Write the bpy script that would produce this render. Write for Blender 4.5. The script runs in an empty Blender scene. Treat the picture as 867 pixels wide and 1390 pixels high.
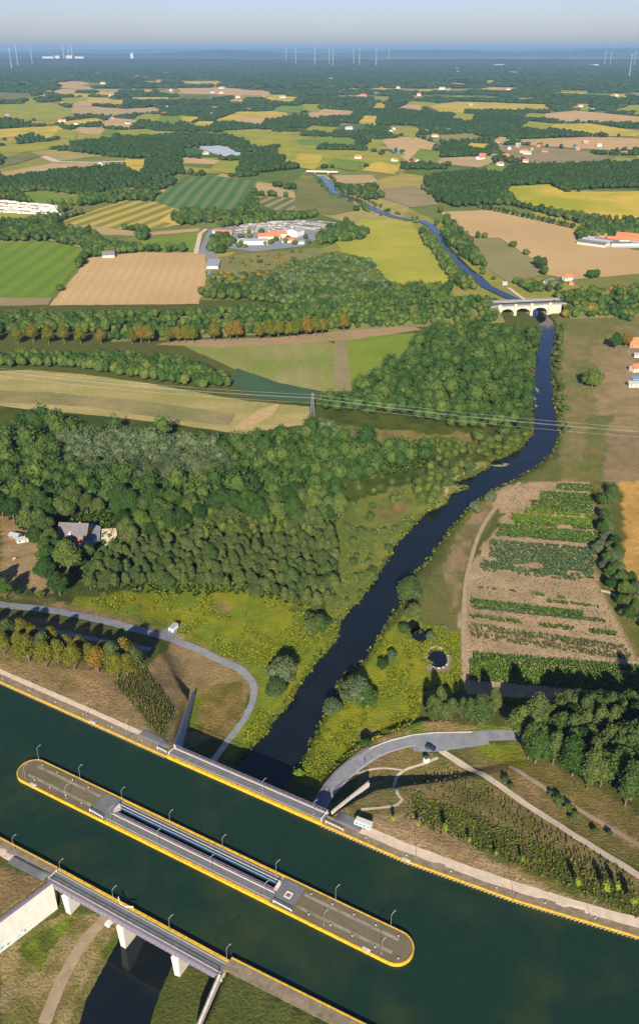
import bpy, math, random
import numpy as np
from mathutils import Vector, Matrix

random.seed(7)
RNG = np.random.default_rng(11)
sc = bpy.context.scene
col = sc.collection

# ------------------------------------------------------------------ camera
F, CX, CY, HC = 1170.0, 433.5, 650.0, 268.0
TH = math.atan(585.0 / F)
cam_d = bpy.data.cameras.new('camera')
cam = bpy.data.objects.new('camera', cam_d); col.objects.link(cam)
cam.location = (0, 0, HC)
cam.rotation_euler = (math.pi / 2 - TH, 0, 0)
cam_d.sensor_fit = 'VERTICAL'; cam_d.sensor_height = 36.0; cam_d.sensor_width = 36.0
cam_d.lens = F / 1390.0 * 36.0
cam_d.shift_y = -45.0 / 1390.0
cam_d.clip_start = 1.0; cam_d.clip_end = 200000.0
sc.camera = cam

# ------------------------------------------------------------------ world, sun, exposure
SUN_EL, SUN_AZ = 27.0, 3.0          # shadows fall away from the camera, a little to the right
SKY_TINT = (.92, .88, 1.10)
wd = bpy.data.worlds.new('World'); sc.world = wd; wd.use_nodes = True
nt = wd.node_tree; bg = nt.nodes['Background']
sky = nt.nodes.new('ShaderNodeTexSky'); sky.sky_type = 'NISHITA'; sky.sun_disc = False
sky.sun_elevation = math.radians(SUN_EL)
sky.sun_rotation = math.radians(180 + SUN_AZ)
sky.altitude = 250; sky.air_density = 1.0; sky.dust_density = 0.8; sky.ozone_density = 4.0
tm = nt.nodes.new('ShaderNodeMix'); tm.data_type = 'RGBA'; tm.blend_type = 'MULTIPLY'; tm.inputs[0].default_value = 1.0
tm.inputs[7].default_value = (SKY_TINT[0], SKY_TINT[1], SKY_TINT[2], 1)      # one even tint over the whole sky
nt.links.new(sky.outputs[0], tm.inputs[6]); nt.links.new(tm.outputs[2], bg.inputs[0]); bg.inputs[1].default_value = 0.052
sun_d = bpy.data.lights.new('sun', 'SUN'); sun_d.energy = 5.0; sun_d.angle = math.radians(0.53)
sun_d.color = (1.0, 0.89, 0.70)
sun = bpy.data.objects.new('sun', sun_d); col.objects.link(sun)
ld = Vector((math.sin(math.radians(SUN_AZ)) * math.cos(math.radians(SUN_EL)),
             math.cos(math.radians(SUN_AZ)) * math.cos(math.radians(SUN_EL)),
             -math.sin(math.radians(SUN_EL))))
sun.rotation_euler = ld.to_track_quat('-Z', 'Y').to_euler()
sun.location = (0, -200, 500)
vs = sc.view_settings
vs.view_transform = 'Standard'; vs.look = 'None'; vs.exposure = 1.12; vs.gamma = 1.0
vs.use_curve_mapping = False
cy = sc.cycles
cy.use_denoising = True; cy.max_bounces = 5; cy.diffuse_bounces = 2; cy.glossy_bounces = 2
cy.transmission_bounces = 2; cy.volume_bounces = 0; cy.transparent_max_bounces = 4
cy.caustics_reflective = False; cy.caustics_refractive = False

# ------------------------------------------------------------------ pixel <-> place
ct, st_ = math.cos(TH), math.sin(TH)
def P(x, y, z=0.0):
    a = (x - CX) / F; b = (CY - y) / F
    t = (z - HC) / (-st_ + b * ct)
    return Vector((a * t, (ct + b * st_) * t, z))
def proj(X, Y, Z):
    d = Y * ct - (Z - HC) * st_
    u = Y * st_ + (Z - HC) * ct
    return CX + F * X / d, CY - F * u / d
# canal frame: s along the canal, t to the north of its northern quay
O0 = Vector((-61.2, 261.2)); U = Vector((0.8785, -0.4774)); V = Vector((0.4774, 0.8785))
def S(s, t, z=0.0):
    return Vector((O0.x + U.x * s + V.x * t, O0.y + U.y * s + V.y * t, z))
def st(X, Y):
    dx, dy = X - O0.x, Y - O0.y
    return dx * U.x + dy * U.y, dx * V.x + dy * V.y
ROT_U = math.atan2(U.y, U.x)
CZ, WZ, RZ = 13.0, 11.9, -1.6       # quay level, canal water, river water

# ------------------------------------------------------------------ helpers
def tag(o, label=None, cat=None, group=None, kind=None):
    if label: o['label'] = label
    if cat: o['category'] = cat
    if group: o['group'] = group
    if kind: o['kind'] = kind
    return o
def empty(name, loc=(0, 0, 0), rz=0.0):
    o = bpy.data.objects.new(name, None); col.objects.link(o)
    o.location = loc; o.rotation_euler = (0, 0, rz); o.empty_display_size = 0.5
    return o
def link(name, me, mat=None, parent=None):
    o = bpy.data.objects.new(name, me); col.objects.link(o)
    if mat is not None and not me.materials: me.materials.append(mat)
    if parent is not None: o.parent = parent
    return o
def np_mesh(name, verts, faces, mat=None, parent=None, smooth=False, attrs=None, n=None):
    """verts (N,3); faces (M,k) all of one k"""
    verts = np.asarray(verts, dtype=np.float32); faces = np.asarray(faces, dtype=np.int32)
    me = bpy.data.meshes.new(name)
    me.vertices.add(len(verts)); me.vertices.foreach_set('co', verts.ravel())
    k = faces.shape[1]; m = len(faces)
    me.loops.add(m * k); me.loops.foreach_set('vertex_index', faces.ravel())
    me.polygons.add(m)
    me.polygons.foreach_set('loop_start', np.arange(0, m * k, k, dtype=np.int32))
    me.polygons.foreach_set('loop_total', np.full(m, k, dtype=np.int32))
    if smooth: me.polygons.foreach_set('use_smooth', np.ones(m, dtype=bool))
    me.update(calc_edges=True)
    if attrs:
        for an, av in attrs.items():
            a = me.attributes.new(an, 'FLOAT_COLOR', 'POINT')
            v4 = np.ones((len(verts), 4), dtype=np.float32); v4[:, :3] = av
            a.data.foreach_set('color', v4.ravel())
    me.validate()
    return link(name, me, mat, parent)
class MB:
    def __init__(s): s.v = []; s.f = []
    def quad(s, a, b, c, d):
        n = len(s.v); s.v += [tuple(a), tuple(b), tuple(c), tuple(d)]; s.f.append((n, n + 1, n + 2, n + 3))
    def poly(s, pts):
        n = len(s.v); s.v += [tuple(p) for p in pts]; s.f.append(tuple(range(n, n + len(pts))))
    def prism(s, pts, z0, z1):
        """pts: xy ring; straight prism"""
        n = len(s.v); k = len(pts)
        s.v += [(p[0], p[1], z0) for p in pts] + [(p[0], p[1], z1) for p in pts]
        s.f.append(tuple(range(n + k - 1, n - 1, -1))); s.f.append(tuple(range(n + k, n + 2 * k)))
        for i in range(k):
            j = (i + 1) % k; s.f.append((n + i, n + j, n + k + j, n + k + i))
    def hexa(s, b, t):
        """b, t: four bottom / four top points"""
        n = len(s.v); s.v += [tuple(p) for p in b] + [tuple(p) for p in t]
        s.f.append((n + 3, n + 2, n + 1, n)); s.f.append((n + 4, n + 5, n + 6, n + 7))
        for i in range(4):
            j = (i + 1) % 4; s.f.append((n + i, n + j, n + 4 + j, n + 4 + i))
    def box(s, x0, x1, y0, y1, z0, z1):
        s.prism([(x0, y0), (x1, y0), (x1, y1), (x0, y1)], z0, z1)
    def tube(s, pts, r, k=6):
        pts = [Vector(p) for p in pts]; rs = r if isinstance(r, (list, tuple)) else [r] * len(pts)
        rings = []
        for i, p in enumerate(pts):
            d = (pts[min(i + 1, len(pts) - 1)] - pts[max(i - 1, 0)]).normalized()
            a = d.orthogonal().normalized() if abs(d.z) < .95 else Vector((1, 0, 0))
            a = (a - d * a.dot(d)).normalized(); b = d.cross(a)
            n = len(s.v); rings.append(n)
            for q in range(k):
                an = 2 * math.pi * q / k
                s.v.append(tuple(p + (a * math.cos(an) + b * math.sin(an)) * rs[i]))
        for i in range(len(rings) - 1):
            for q in range(k):
                w = (q + 1) % k
                s.f.append((rings[i] + q, rings[i] + w, rings[i + 1] + w, rings[i + 1] + q))
        s.f.append(tuple(rings[0] + q for q in range(k - 1, -1, -1)))
        s.f.append(tuple(rings[-1] + q for q in range(k)))
    def lathe(s, prof, k=10, c=(0, 0, 0)):
        n = len(s.v)
        for r, z in prof:
            for q in range(k):
                an = 2 * math.pi * q / k; s.v.append((c[0] + r * math.cos(an), c[1] + r * math.sin(an), c[2] + z))
        for i in range(len(prof) - 1):
            for q in range(k):
                w = (q + 1) % k
                s.f.append((n + i * k + q, n + i * k + w, n + (i + 1) * k + w, n + (i + 1) * k + q))
        s.f.append(tuple(n + q for q in range(k - 1, -1, -1)))
        m = n + (len(prof) - 1) * k; s.f.append(tuple(m + q for q in range(k)))
    def build(s, name, mat=None, parent=None, smooth=False):
        me = bpy.data.meshes.new(name); me.from_pydata(s.v, [], s.f); me.update()
        if smooth:
            for p in me.polygons: p.use_smooth = True
        return link(name, me, mat, parent)
def copy_tree(o, parent=None):
    c = o.copy(); col.objects.link(c)
    if parent is not None: c.parent = parent
    for ch in list(o.children): copy_tree(ch, c)
    return c
def inside(poly, X, Y):
    X = np.asarray(X, dtype=float); Y = np.asarray(Y, dtype=float)
    r = np.zeros(X.shape, dtype=bool); n = len(poly); j = n - 1
    for i in range(n):
        xi, yi = poly[i][0], poly[i][1]; xj, yj = poly[j][0], poly[j][1]
        if yi != yj:
            c = ((yi > Y) != (yj > Y)) & (X < (xj - xi) * (Y - yi) / (yj - yi) + xi)
            r ^= c
        j = i
    return r
def edge_dist(poly, X, Y, closed=True, cut=None):
    d = np.full(np.shape(X), 1e9); n = len(poly)
    if cut is not None:       # only near each segment
        X = np.asarray(X, float); Y = np.asarray(Y, float); order = np.argsort(Y, kind='stable'); Ys = Y[order]; Xs = X[order]
        for i in range(n if closed else n - 1):
            ax, ay = poly[i][0], poly[i][1]; bx, by = poly[(i + 1) % n][0], poly[(i + 1) % n][1]
            i0, i1 = np.searchsorted(Ys, min(ay, by) - cut), np.searchsorted(Ys, max(ay, by) + cut)
            if i1 <= i0: continue
            xs = Xs[i0:i1]; w = np.where((xs > min(ax, bx) - cut) & (xs < max(ax, bx) + cut))[0]
            if not len(w): continue
            xs = xs[w]; ys = Ys[i0:i1][w]; vx, vy = bx - ax, by - ay; L = vx * vx + vy * vy + 1e-9
            q = np.clip(((xs - ax) * vx + (ys - ay) * vy) / L, 0, 1); o = order[i0 + w]
            d[o] = np.minimum(d[o], np.hypot(xs - ax - q * vx, ys - ay - q * vy))
        return d
    for i in range(n if closed else n - 1):
        ax, ay = poly[i][0], poly[i][1]; bx, by = poly[(i + 1) % n][0], poly[(i + 1) % n][1]
        vx, vy = bx - ax, by - ay; L = vx * vx + vy * vy + 1e-9
        q = np.clip(((X - ax) * vx + (Y - ay) * vy) / L, 0, 1)
        d = np.minimum(d, np.hypot(X - ax - q * vx, Y - ay - q * vy))
    return d
def sm(x):
    x = np.clip(x, 0, 1); return x * x * (3 - 2 * x)
def vnoise(X, Y, sc_, seed=0):
    """smooth value noise, 0..1"""
    X = np.asarray(X, dtype=float) / sc_; Y = np.asarray(Y, dtype=float) / sc_
    xi = np.floor(X).astype(np.int64); yi = np.floor(Y).astype(np.int64); fx = sm(X - xi); fy = sm(Y - yi)
    def h(a, b):
        n = (a * 374761393 + b * 668265263 + seed * 982451653) & 0x7fffffff
        n = ((n ^ (n >> 13)) * 1274126177) & 0x7fffffff
        return ((n ^ (n >> 16)) & 0xffff) / 65535.0
    return (h(xi, yi) * (1 - fx) + h(xi + 1, yi) * fx) * (1 - fy) + (h(xi, yi + 1) * (1 - fx) + h(xi + 1, yi + 1) * fx) * fy

# ------------------------------------------------------------------ materials
def nodes_of(name):
    m = bpy.data.materials.new(name); m.use_nodes = True
    n = m.node_tree; b = n.nodes['Principled BSDF']
    b.inputs['Roughness'].default_value = 0.9; b.inputs['Specular IOR Level'].default_value = 0.2
    return m, n, b
def mixc(n, fac, a, b, mode='MIX'):
    x = n.nodes.new('ShaderNodeMix'); x.data_type = 'RGBA'; x.blend_type = mode
    for sock, val in ((x.inputs[0], fac), (x.inputs[6], a), (x.inputs[7], b)):
        if isinstance(val, (int, float)): sock.default_value = val
        elif isinstance(val, (tuple, list)): sock.default_value = (val[0], val[1], val[2], 1)
        else: n.links.new(val, sock)
    return x.outputs[2]
def noise(n, vec, scale, detail=4, rough=.6, lo=.35, hi=.65):
    t = n.nodes.new('ShaderNodeTexNoise'); t.inputs['Scale'].default_value = scale
    t.inputs['Detail'].default_value = detail; t.inputs['Roughness'].default_value = rough
    n.links.new(vec, t.inputs['Vector'])
    r = n.nodes.new('ShaderNodeMapRange'); r.inputs[1].default_value = lo; r.inputs[2].default_value = hi
    n.links.new(t.outputs[0], r.inputs[0])
    return r.outputs[0]
def bump(n, b, h, strength, dist):
    x = n.nodes.new('ShaderNodeBump'); x.inputs['Strength'].default_value = strength
    x.inputs['Distance'].default_value = dist
    n.links.new(h, x.inputs['Height']); n.links.new(x.outputs[0], b.inputs['Normal'])
def pos_of(n):
    return n.nodes.new('ShaderNodeNewGeometry').outputs['Position']
def obj_of(n):
    return n.nodes.new('ShaderNodeTexCoord').outputs['Object']
def plain(name, c, rough=.7, var=.18, scale=.6, spec=.3, metal=0.0, coord='obj', bmp=0):
    m, n, b = nodes_of(name)
    v = obj_of(n) if coord == 'obj' else pos_of(n)
    f = noise(n, v, scale, 5, .65, .3, .7)
    d = tuple(x * (1 - var) for x in c); e = tuple(min(1, x * (1 + var)) for x in c)
    n.links.new(mixc(n, f, d, e), b.inputs['Base Color'])
    b.inputs['Roughness'].default_value = rough; b.inputs['Specular IOR Level'].default_value = spec
    b.inputs['Metallic'].default_value = metal
    if bmp: bump(n, b, f, bmp, .1)
    return m
def field_mat(name, c1, c2, ang=0.0, width=0.0, stripe=0.0, patch=0.01, fine=.25, lo=.35, hi=.65, c3=None):
    """crop or stubble: two tones in soft patches and, where it has them, drilled rows at an angle"""
    m, n, b = nodes_of(name)
    p = pos_of(n)
    f1 = noise(n, p, patch, 5, .6, lo, hi)
    c = mixc(n, f1, c1, c2)
    f2 = noise(n, p, fine, 3, .6, .25, .75)
    c = mixc(n, f2, mixc(n, 1.0, c, (.74, .74, .74), 'MULTIPLY'), c)
    if width > 0:
        mp = n.nodes.new('ShaderNodeMapping'); mp.vector_type = 'POINT'; mp.inputs['Rotation'].default_value = (0, 0, -ang)
        n.links.new(p, mp.inputs[0])
        w = n.nodes.new('ShaderNodeTexWave'); w.bands_direction = 'X'; w.wave_profile = 'SIN'
        w.inputs['Scale'].default_value = 0.314 / width      # one band per width
        w.inputs['Distortion'].default_value = 1.6; w.inputs['Detail'].default_value = 2
        w.inputs['Detail Scale'].default_value = .35
        n.links.new(mp.outputs[0], w.inputs[0])
        r = n.nodes.new('ShaderNodeMapRange'); r.inputs[1].default_value = .35; r.inputs[2].default_value = .75
        r.inputs[4].default_value = stripe; n.links.new(w.outputs[1], r.inputs[0])
        c = mixc(n, r.outputs[0], c, c3 if c3 else tuple(x * .6 for x in c1))
    n.links.new(c, b.inputs['Base Color']); b.inputs['Roughness'].default_value = 1.0
    b.inputs['Specular IOR Level'].default_value = 0.05
    return m
def leaf_mat(name, ca, cb, cc, attr=False, clump=.35):
    m, n, b = nodes_of(name)
    v = obj_of(n) if not attr else pos_of(n)
    if attr:
        a = n.nodes.new('ShaderNodeAttribute'); a.attribute_name = 'tint'; base = a.outputs['Color']
    else:
        oi = n.nodes.new('ShaderNodeObjectInfo')
        rp = n.nodes.new('ShaderNodeValToRGB')
        rp.color_ramp.elements[0].color = (*ca, 1); rp.color_ramp.elements[1].color = (*cc, 1)
        e = rp.color_ramp.elements.new(.5); e.color = (*cb, 1)
        n.links.new(oi.outputs['Random'], rp.inputs[0]); base = rp.outputs[0]
    f = noise(n, v, clump, 4, .7, .3, .7)
    c = mixc(n, f, mixc(n, 1.0, base, (.62, .68, .62), 'MULTIPLY'), mixc(n, 1.0, base, (1.25, 1.2, 1.05), 'MULTIPLY'))
    n.links.new(c, b.inputs['Base Color']); b.inputs['Roughness'].default_value = .9
    b.inputs['Specular IOR Level'].default_value = .06
    return m
def water_mat(name, c, c2, scale, rough, bstr, bscale):
    m, n, b = nodes_of(name); p = pos_of(n)
    f = noise(n, p, scale, 5, .6, .5, .75)
    n.links.new(mixc(n, f, c, c2), b.inputs['Base Color'])
    b.inputs['Roughness'].default_value = rough; b.inputs['Specular IOR Level'].default_value = .4
    b.inputs['IOR'].default_value = 1.33
    bump(n, b, noise(n, p, bscale, 3, .5, 0, 1), bstr, .25)
    return m

M = {}
M['asphalt'] = plain('asphalt', (.185, .195, .215), .85, .2, .25, coord='pos')
M['asphalt_new'] = plain('deck_asphalt', (.115, .12, .13), .85, .18, .3, coord='pos')
M['gravel'] = plain('pale_gravel', (.46, .375, .29), .95, .16, .35, coord='pos')
M['dirt'] = plain('dirt_track', (.27, .205, .135), .95, .2, .25, coord='pos')
M['concrete'] = plain('concrete', (.40, .385, .35), .85, .16, .35, coord='pos')
M['white_wall'] = plain('whitened_concrete', (.50, .485, .45), .8, .1, .3, coord='pos')
M['yellow'] = plain('yellow_paint', (.50, .31, .020), .75, .38, .9, coord='pos')
M['purple'] = plain('violet_steel', (.165, .150, .20), .5, .1, .5, coord='pos')
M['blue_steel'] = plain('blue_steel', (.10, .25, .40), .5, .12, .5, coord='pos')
M['cream'] = plain('cream_rail', (.60, .52, .44), .6, .1, .5, coord='pos')
M['steel'] = plain('grey_steel', (.27, .29, .31), .5, .1, 1, metal=.3)
M['white'] = plain('white_paint', (.60, .60, .585), .5, .06, 1)
M['dark'] = plain('dark_paint', (.02, .025, .035), .3, .2, 1, spec=.5)
M['glass'] = plain('window_glass', (.03, .04, .05), .08, .2, 1, spec=.8)
M['tyre'] = plain('tyre', (.02, .02, .02), .9, .2, 3)
M['navy_car'] = plain('navy_car_paint', (.012, .03, .07), .25, .1, 1, spec=.6)
M['bark'] = plain('bark', (.12, .095, .07), .95, .3, 1.2)
M['red_roof'] = plain('red_roof_tiles', (.40, .13, .065), .85, .25, .6)
M['orange_roof'] = plain('orange_roof_tiles', (.42, .14, .055), .85, .2, .6)
M['grey_roof'] = plain('grey_roof_tiles', (.115, .11, .12), .85, .2, .6)
M['white_roof'] = plain('pale_metal_roof', (.26, .28, .30), .5, .1, .3)
M['brick'] = plain('brick_wall', (.34, .17, .11), .9, .25, 1.2)
M['plaster'] = plain('pale_plaster', (.50, .47, .42), .85, .1, .6)
M['timber'] = plain('timber', (.24, .17, .11), .9, .3, .8)
M['canal'] = water_mat('canal_water', (.009, .026, .017), (.028, .041, .016), .035, .14, .22, .55)
M['river'] = water_mat('river_water', (.006, .009, .012), (.011, .013, .013), .05, .10, .06, 1.0)
M['leaf_broad'] = leaf_mat('broad_leaves', (.017, .043, .010), (.036, .071, .017), (.080, .112, .026))
M['leaf_poplar'] = leaf_mat('poplar_leaves', (.042, .070, .022), (.058, .084, .027), (.080, .102, .033))
M['leaf_willow'] = leaf_mat('willow_leaves', (.052, .078, .040), (.068, .094, .050), (.085, .108, .058))
M['leaf_autumn'] = leaf_mat('turning_leaves', (.068, .088, .013), (.108, .104, .016), (.150, .096, .018))
M['leaf_young'] = leaf_mat('young_leaves', (.13, .20, .025), (.17, .24, .03), (.2, .26, .04))
M['leaf_mass'] = leaf_mat('leaf_mass', None, None, None, attr=True)
M['leaf_far'] = leaf_mat('far_leaf_mass', None, None, None, attr=True, clump=.08)
M['herb'] = leaf_mat('herb_mass', None, None, None, attr=True, clump=.6)
M['sand'] = plain('pale_sand', (.60, .50, .36), .95, .08, .3, coord='pos')
M['weed'] = plain('pale_weed', (.20, .19, .09), .95, .3, .5, coord='pos')
M['green_roof'] = plain('dark_green_roof', (.04, .08, .06), .7, .1, 1)
M['blue_glass'] = plain('blue_glass', (.12, .25, .38), .15, .1, 1, spec=.6)
M['station'] = plain('station_grey', (.42, .43, .44), .7, .1, .01)
M['caravan'] = plain('caravan_white', (.58, .58, .56), .6, .12, .3)
M['cable'] = plain('aluminium_cable', (.42, .43, .44), .6, .1, 1)
M['river'].node_tree.nodes['Principled BSDF'].inputs['Specular IOR Level'].default_value = .65
M['landing'] = plain('worn_white_paint', (.46, .45, .42), .8, .25, 1.5)

# ================================================================== STRUCTURE
# ---------------- river outline (photo points on the river surface)
RIV_L = [(60, 1460), (110, 1390), (149, 1299), (176, 1247), (215, 1170), (300, 1066), (337, 1021), (361, 996), (395, 955), (406, 933), (431, 897),
         (458, 870), (464, 844), (500, 800), (520, 772), (540, 738), (560, 715), (580, 695), (607, 684), (613, 671), (637, 662), (613, 656), (640, 648),
         (660, 638), (667, 627), (690, 618), (708, 608), (724, 587), (722, 560), (718, 540), (724, 514), (724, 489), (733, 462), (737, 448), (728, 432), (700, 416),
         (669, 402), (653, 382), (640, 368)]
RIV_R = [(160, 1460), (200, 1390), (243, 1290), (330, 1165), (380, 1075), (400, 1041), (422, 1005), (442, 966), (462, 922), (497, 891), (514, 866),
         (525, 841), (549, 812), (537, 798), (548, 785), (573, 770), (594, 740), (612, 716), (633, 692), (654, 674), (693, 653), (726, 635), (747, 617), (757, 593), (754, 560),
         (750, 540), (748, 514), (747, 489), (752, 462), (754, 448), (750, 434), (730, 420), (693, 404), (672, 384), (655, 368)]
RIV = [P(x, y, RZ) for x, y in RIV_L] + [P(x, y, RZ) for x, y in reversed(RIV_R)]
def jag(pts, step, amp, seed):
    r = random.Random(seed); out = []
    for i in range(len(pts)):
        a, b = pts[i], pts[(i + 1) % len(pts)]
        L = math.hypot(b[0] - a[0], b[1] - a[1]); k = max(1, int(L / step))
        for q in range(k):
            f = q / k; w = amp if q else amp * .4
            out.append((a[0] + (b[0] - a[0]) * f + r.uniform(-w, w), a[1] + (b[1] - a[1]) * f + r.uniform(-w, w)))
    return out
RIVJ = jag([(p.x, p.y) for p in RIV], 6, 1.0, 3)
# ---------------- heights
QN = np.array([(-400, 5), (-95, 1), (0, 0), (104, 0), (142, 3), (182, 9), (260, 24), (420, 60)], float)
QS = np.array([(-400, -64), (-27, -62.6), (0, -62.2), (73, -61), (200, -57), (420, -30)], float)
PLAT = [(57, -8), (60, 20), (64, 52), (80, 76), (108, 91), (150, 97), (185, 70), (150, 0)]
def qn(s): return np.interp(s, QN[:, 0], QN[:, 1])
def qs(s): return np.interp(s, QS[:, 0], QS[:, 1])
WL_K, WR_K = -0.58, 0.38
def height(X, Y):
    X = np.asarray(X, float); Y = np.asarray(Y, float)
    s, t = st(X, Y); tn = t - qn(s); ts = qs(s) - t
    z = 0.25 * (vnoise(X, Y, 40, 1) - .5) * sm((1000 - Y) / 100)
    ins = inside(PLAT, s, t); de = edge_dist(PLAT, s, t)
    z = z + 3.6 * np.where(ins, 1.0, sm(1 - de / np.where(s > 85, 26.0, 8.0)))
    wob = 3.0 * (vnoise(X, Y, 14, 2) - .5)
    # north bank
    tp = np.maximum(tn - 5, 0)
    ml = sm((WL_K * tp - .3 - s) / (1.0 + np.maximum(tn - 40, 0) * 1.1)); mr = sm((s - 71.3 - WR_K * tp) / (1.0 + np.maximum(tn - 26, 0) * .8))
    tw = tn + wob
    el = np.interp(tw, [20, 66, 140], [CZ - .08, 6.0, 0.0]); er = np.interp(tw, [10, 46, 82, 125], [CZ - .08, 7.5, 4.0, 0.0])
    hw_ = np.interp(tn, [5, 50, 62], [CZ - .1, 2.6, 1.0]); dl_ = WL_K * tp - .3 - s
    el = np.where(el > hw_, hw_ + (el - hw_) * sm(dl_ / 24), el)
    ok = tn > -1
    z = np.where(ok, np.maximum(z, el * ml), z); z = np.where(ok, np.maximum(z, er * mr), z)
    # south bank
    sl = s < 1.0 + .23 * np.minimum(t + 66, 0); sr = s > 72.2 - .2 * np.minimum(t + 66, 0)
    e2 = sm((95 - ts) / 55.0); up2 = (sl | sr) & (ts > -1)
    z = np.where(up2, z + (CZ - .08 - z) * e2, z)
    # canal bed outside the aqueduct
    bed = (tn < 1.2) & (ts < 1.2) & ((s < -.5) | (s > 71.5))
    z = np.where(bed, 9.5, z)
    # river bed
    m = (Y < 1080) & (X > -250) & (X < 420)
    if m.any():
        Xm, Ym = X[m], Y[m]
        ri = inside(RIVJ, Xm, Ym); rd = edge_dist(RIVJ, Xm, Ym, cut=12)
        zm = z[m]; lim = zm < 6
        bank = RZ - .1 + (zm - RZ + .1) * sm((rd + .4) / 6.0)
        zm = np.where(ri, np.where(lim, RZ - .25 - np.minimum(2.0, rd * .6), zm), np.where(lim, bank, zm))
        z[m] = zm
    # pond and inlet
    for cxp, cyp, rx, ry in PONDS:
        d = np.hypot((X - cxp) / rx, (Y - cyp) / ry)
        z = np.where(d < 1.6, z * sm((d - 1) / .6) + (-1.7) * (1 - sm((d - .75) / .6)), z)
    fade = sm((1008 - Y) / 30)
    return z * np.where(Y > 900, fade, 1)
def pond(x, y, rx, ry):
    p = P(x, y, -.5); return (p.x, p.y, rx, ry)
PONDS = [pond(593, 893, 4.2, 6.6), pond(570, 862, 4.0, 6.0), pond(561, 850, 3.0, 5.0)]
def hz(X, Y): return float(height(np.array([X]), np.array([Y]))[0])
def PT(x, y, dz=0.0):
    """photo point -> place on the terrain"""
    z = 0.0
    for i in range(14):
        p = P(x, y, z); z = .5 * z + .5 * hz(p.x, p.y)
    p = P(x, y, z); return Vector((p.x, p.y, hz(p.x, p.y) + dz))

def axis(lo, hi, flo, fhi, fine, coarse):
    a = np.arange(lo, flo, coarse); b = np.arange(flo, fhi, fine); c = np.arange(fhi, hi + .01, coarse)
    return np.concatenate([a, b, c])
gx = axis(-400, 440, -150, 112, 1.0, 3.0); gy = axis(60, 1010, 165, 332, 1.0, 3.0)
gx[-1] = 440; gy[-1] = 1010
GX, GY = np.meshgrid(gx, gy); HX, HY = GX.ravel(), GY.ravel()
HZ = height(HX, HY)
HG = HZ.reshape(len(gy), len(gx))
def height_g(X, Y):
    """height of the built ground mesh"""
    X = np.asarray(X, float); Y = np.asarray(Y, float)
    i = np.clip(np.searchsorted(gx, X) - 1, 0, len(gx) - 2); j = np.clip(np.searchsorted(gy, Y) - 1, 0, len(gy) - 2)
    u = np.clip((X - gx[i]) / (gx[i + 1] - gx[i]), 0, 1); v = np.clip((Y - gy[j]) / (gy[j + 1] - gy[j]), 0, 1)
    z = (HG[j, i] * (1 - u) + HG[j, i + 1] * u) * (1 - v) + (HG[j + 1, i] * (1 - u) + HG[j + 1, i + 1] * u) * v
    return np.where((X > gx[0]) & (X < gx[-1]) & (Y > gy[0]) & (Y < gy[-1]), z, 0.0)
def hz(X, Y): return float(height_g(X, Y))
# ground cover colours, by the outlines of the covers seen in the photograph
PXx, PXy = proj(HX, HY, HZ)
wx = PXx + 7 * (vnoise(HX, HY, 6, 5) - .5) + 9 * (vnoise(HX, HY, 22, 6) - .5)
wy = PXy + 5 * (vnoise(HX, HY, 6, 7) - .5) + 7 * (vnoise(HX, HY, 22, 8) - .5)
COL = np.empty((len(HX), 3)); COL[:] = (.085, .100, .030)
def paint(poly, c, c2=None, sc_=9, seed=1):
    global COL
    m = inside(poly, wx, wy)
    if c2 is None: COL[m] = c
    else:
        f = sm((vnoise(HX[m], HY[m], sc_, seed) * .65 + vnoise(HX[m], HY[m], sc_ / 3, seed + 9) * .35 - .3) / .4)[:, None]
        COL[m] = np.array(c) * (1 - f) + np.array(c2) * f
GOLD, LIME, DRY, DRY2, OLIVE, TAN = (.205, .222, .018), (.140, .190, .024), (.275, .200, .110), (.205, .160, .082), (.150, .140, .050), (.33, .245, .15)
paint([(0, 555), (450, 545), (720, 560), (720, 600), (600, 690), (470, 840), (330, 810), (70, 815), (0, 800)], (.045, .070, .018), (.070, .095, .022))
paint([(450, 690), (610, 640), (620, 690), (540, 740), (465, 850), (440, 830)], (.105, .148, .036), (.155, .180, .045), 14, 3)
paint([(590, 690), (612, 684), (618, 668), (640, 664), (610, 652), (665, 632), (655, 628), (600, 652), (604, 676), (580, 688)], (.33, .29, .20), (.17, .17, .06), 5, 4)
paint([(505, 690), (540, 680), (560, 690), (530, 708), (508, 702)], (.24, .18, .10), OLIVE)
paint([(425, 568), (520, 585), (650, 590), (640, 612), (520, 600), (430, 588)], (.20, .17, .08), (.12, .13, .04))
paint([(90, 815), (240, 785), (330, 795), (450, 832), (470, 850), (440, 900), (405, 985), (345, 1030), (300, 1030), (352, 940), (322, 905), (245, 862), (120, 832)], GOLD, LIME, 11, 4)
paint([(395, 820), (455, 835), (470, 850), (440, 895), (400, 880)], (.075, .100, .025), LIME)
paint([(285, 820), (312, 820), (315, 832), (290, 835)], DRY, OLIVE)
paint([(290, 868), (340, 868), (345, 882), (300, 885)], DRY, LIME)
paint([(100, 828), (120, 822), (250, 862), (325, 895), (352, 930), (345, 945), (318, 915), (240, 872)], DRY, OLIVE, 7)
paint([(0, 800), (110, 822), (110, 832), (0, 808)], DRY, OLIVE)
paint([(0, 700), (45, 700), (55, 745), (70, 780), (75, 805), (0, 800)], TAN, (.26, .19, .10), 12)
paint([(540, 838), (590, 850), (625, 850), (632, 930), (600, 945), (572, 940), (560, 1000), (505, 1020), (440, 1075), (395, 1060), (440, 960), (500, 890)], GOLD, LIME, 12, 8)
paint([(465, 1008), (500, 990), (545, 985), (560, 1000), (500, 1025)], OLIVE, DRY, 6)
paint([(550, 1000), (570, 975), (700, 985), (700, 1000)], DRY, LIME, 6)
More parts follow.
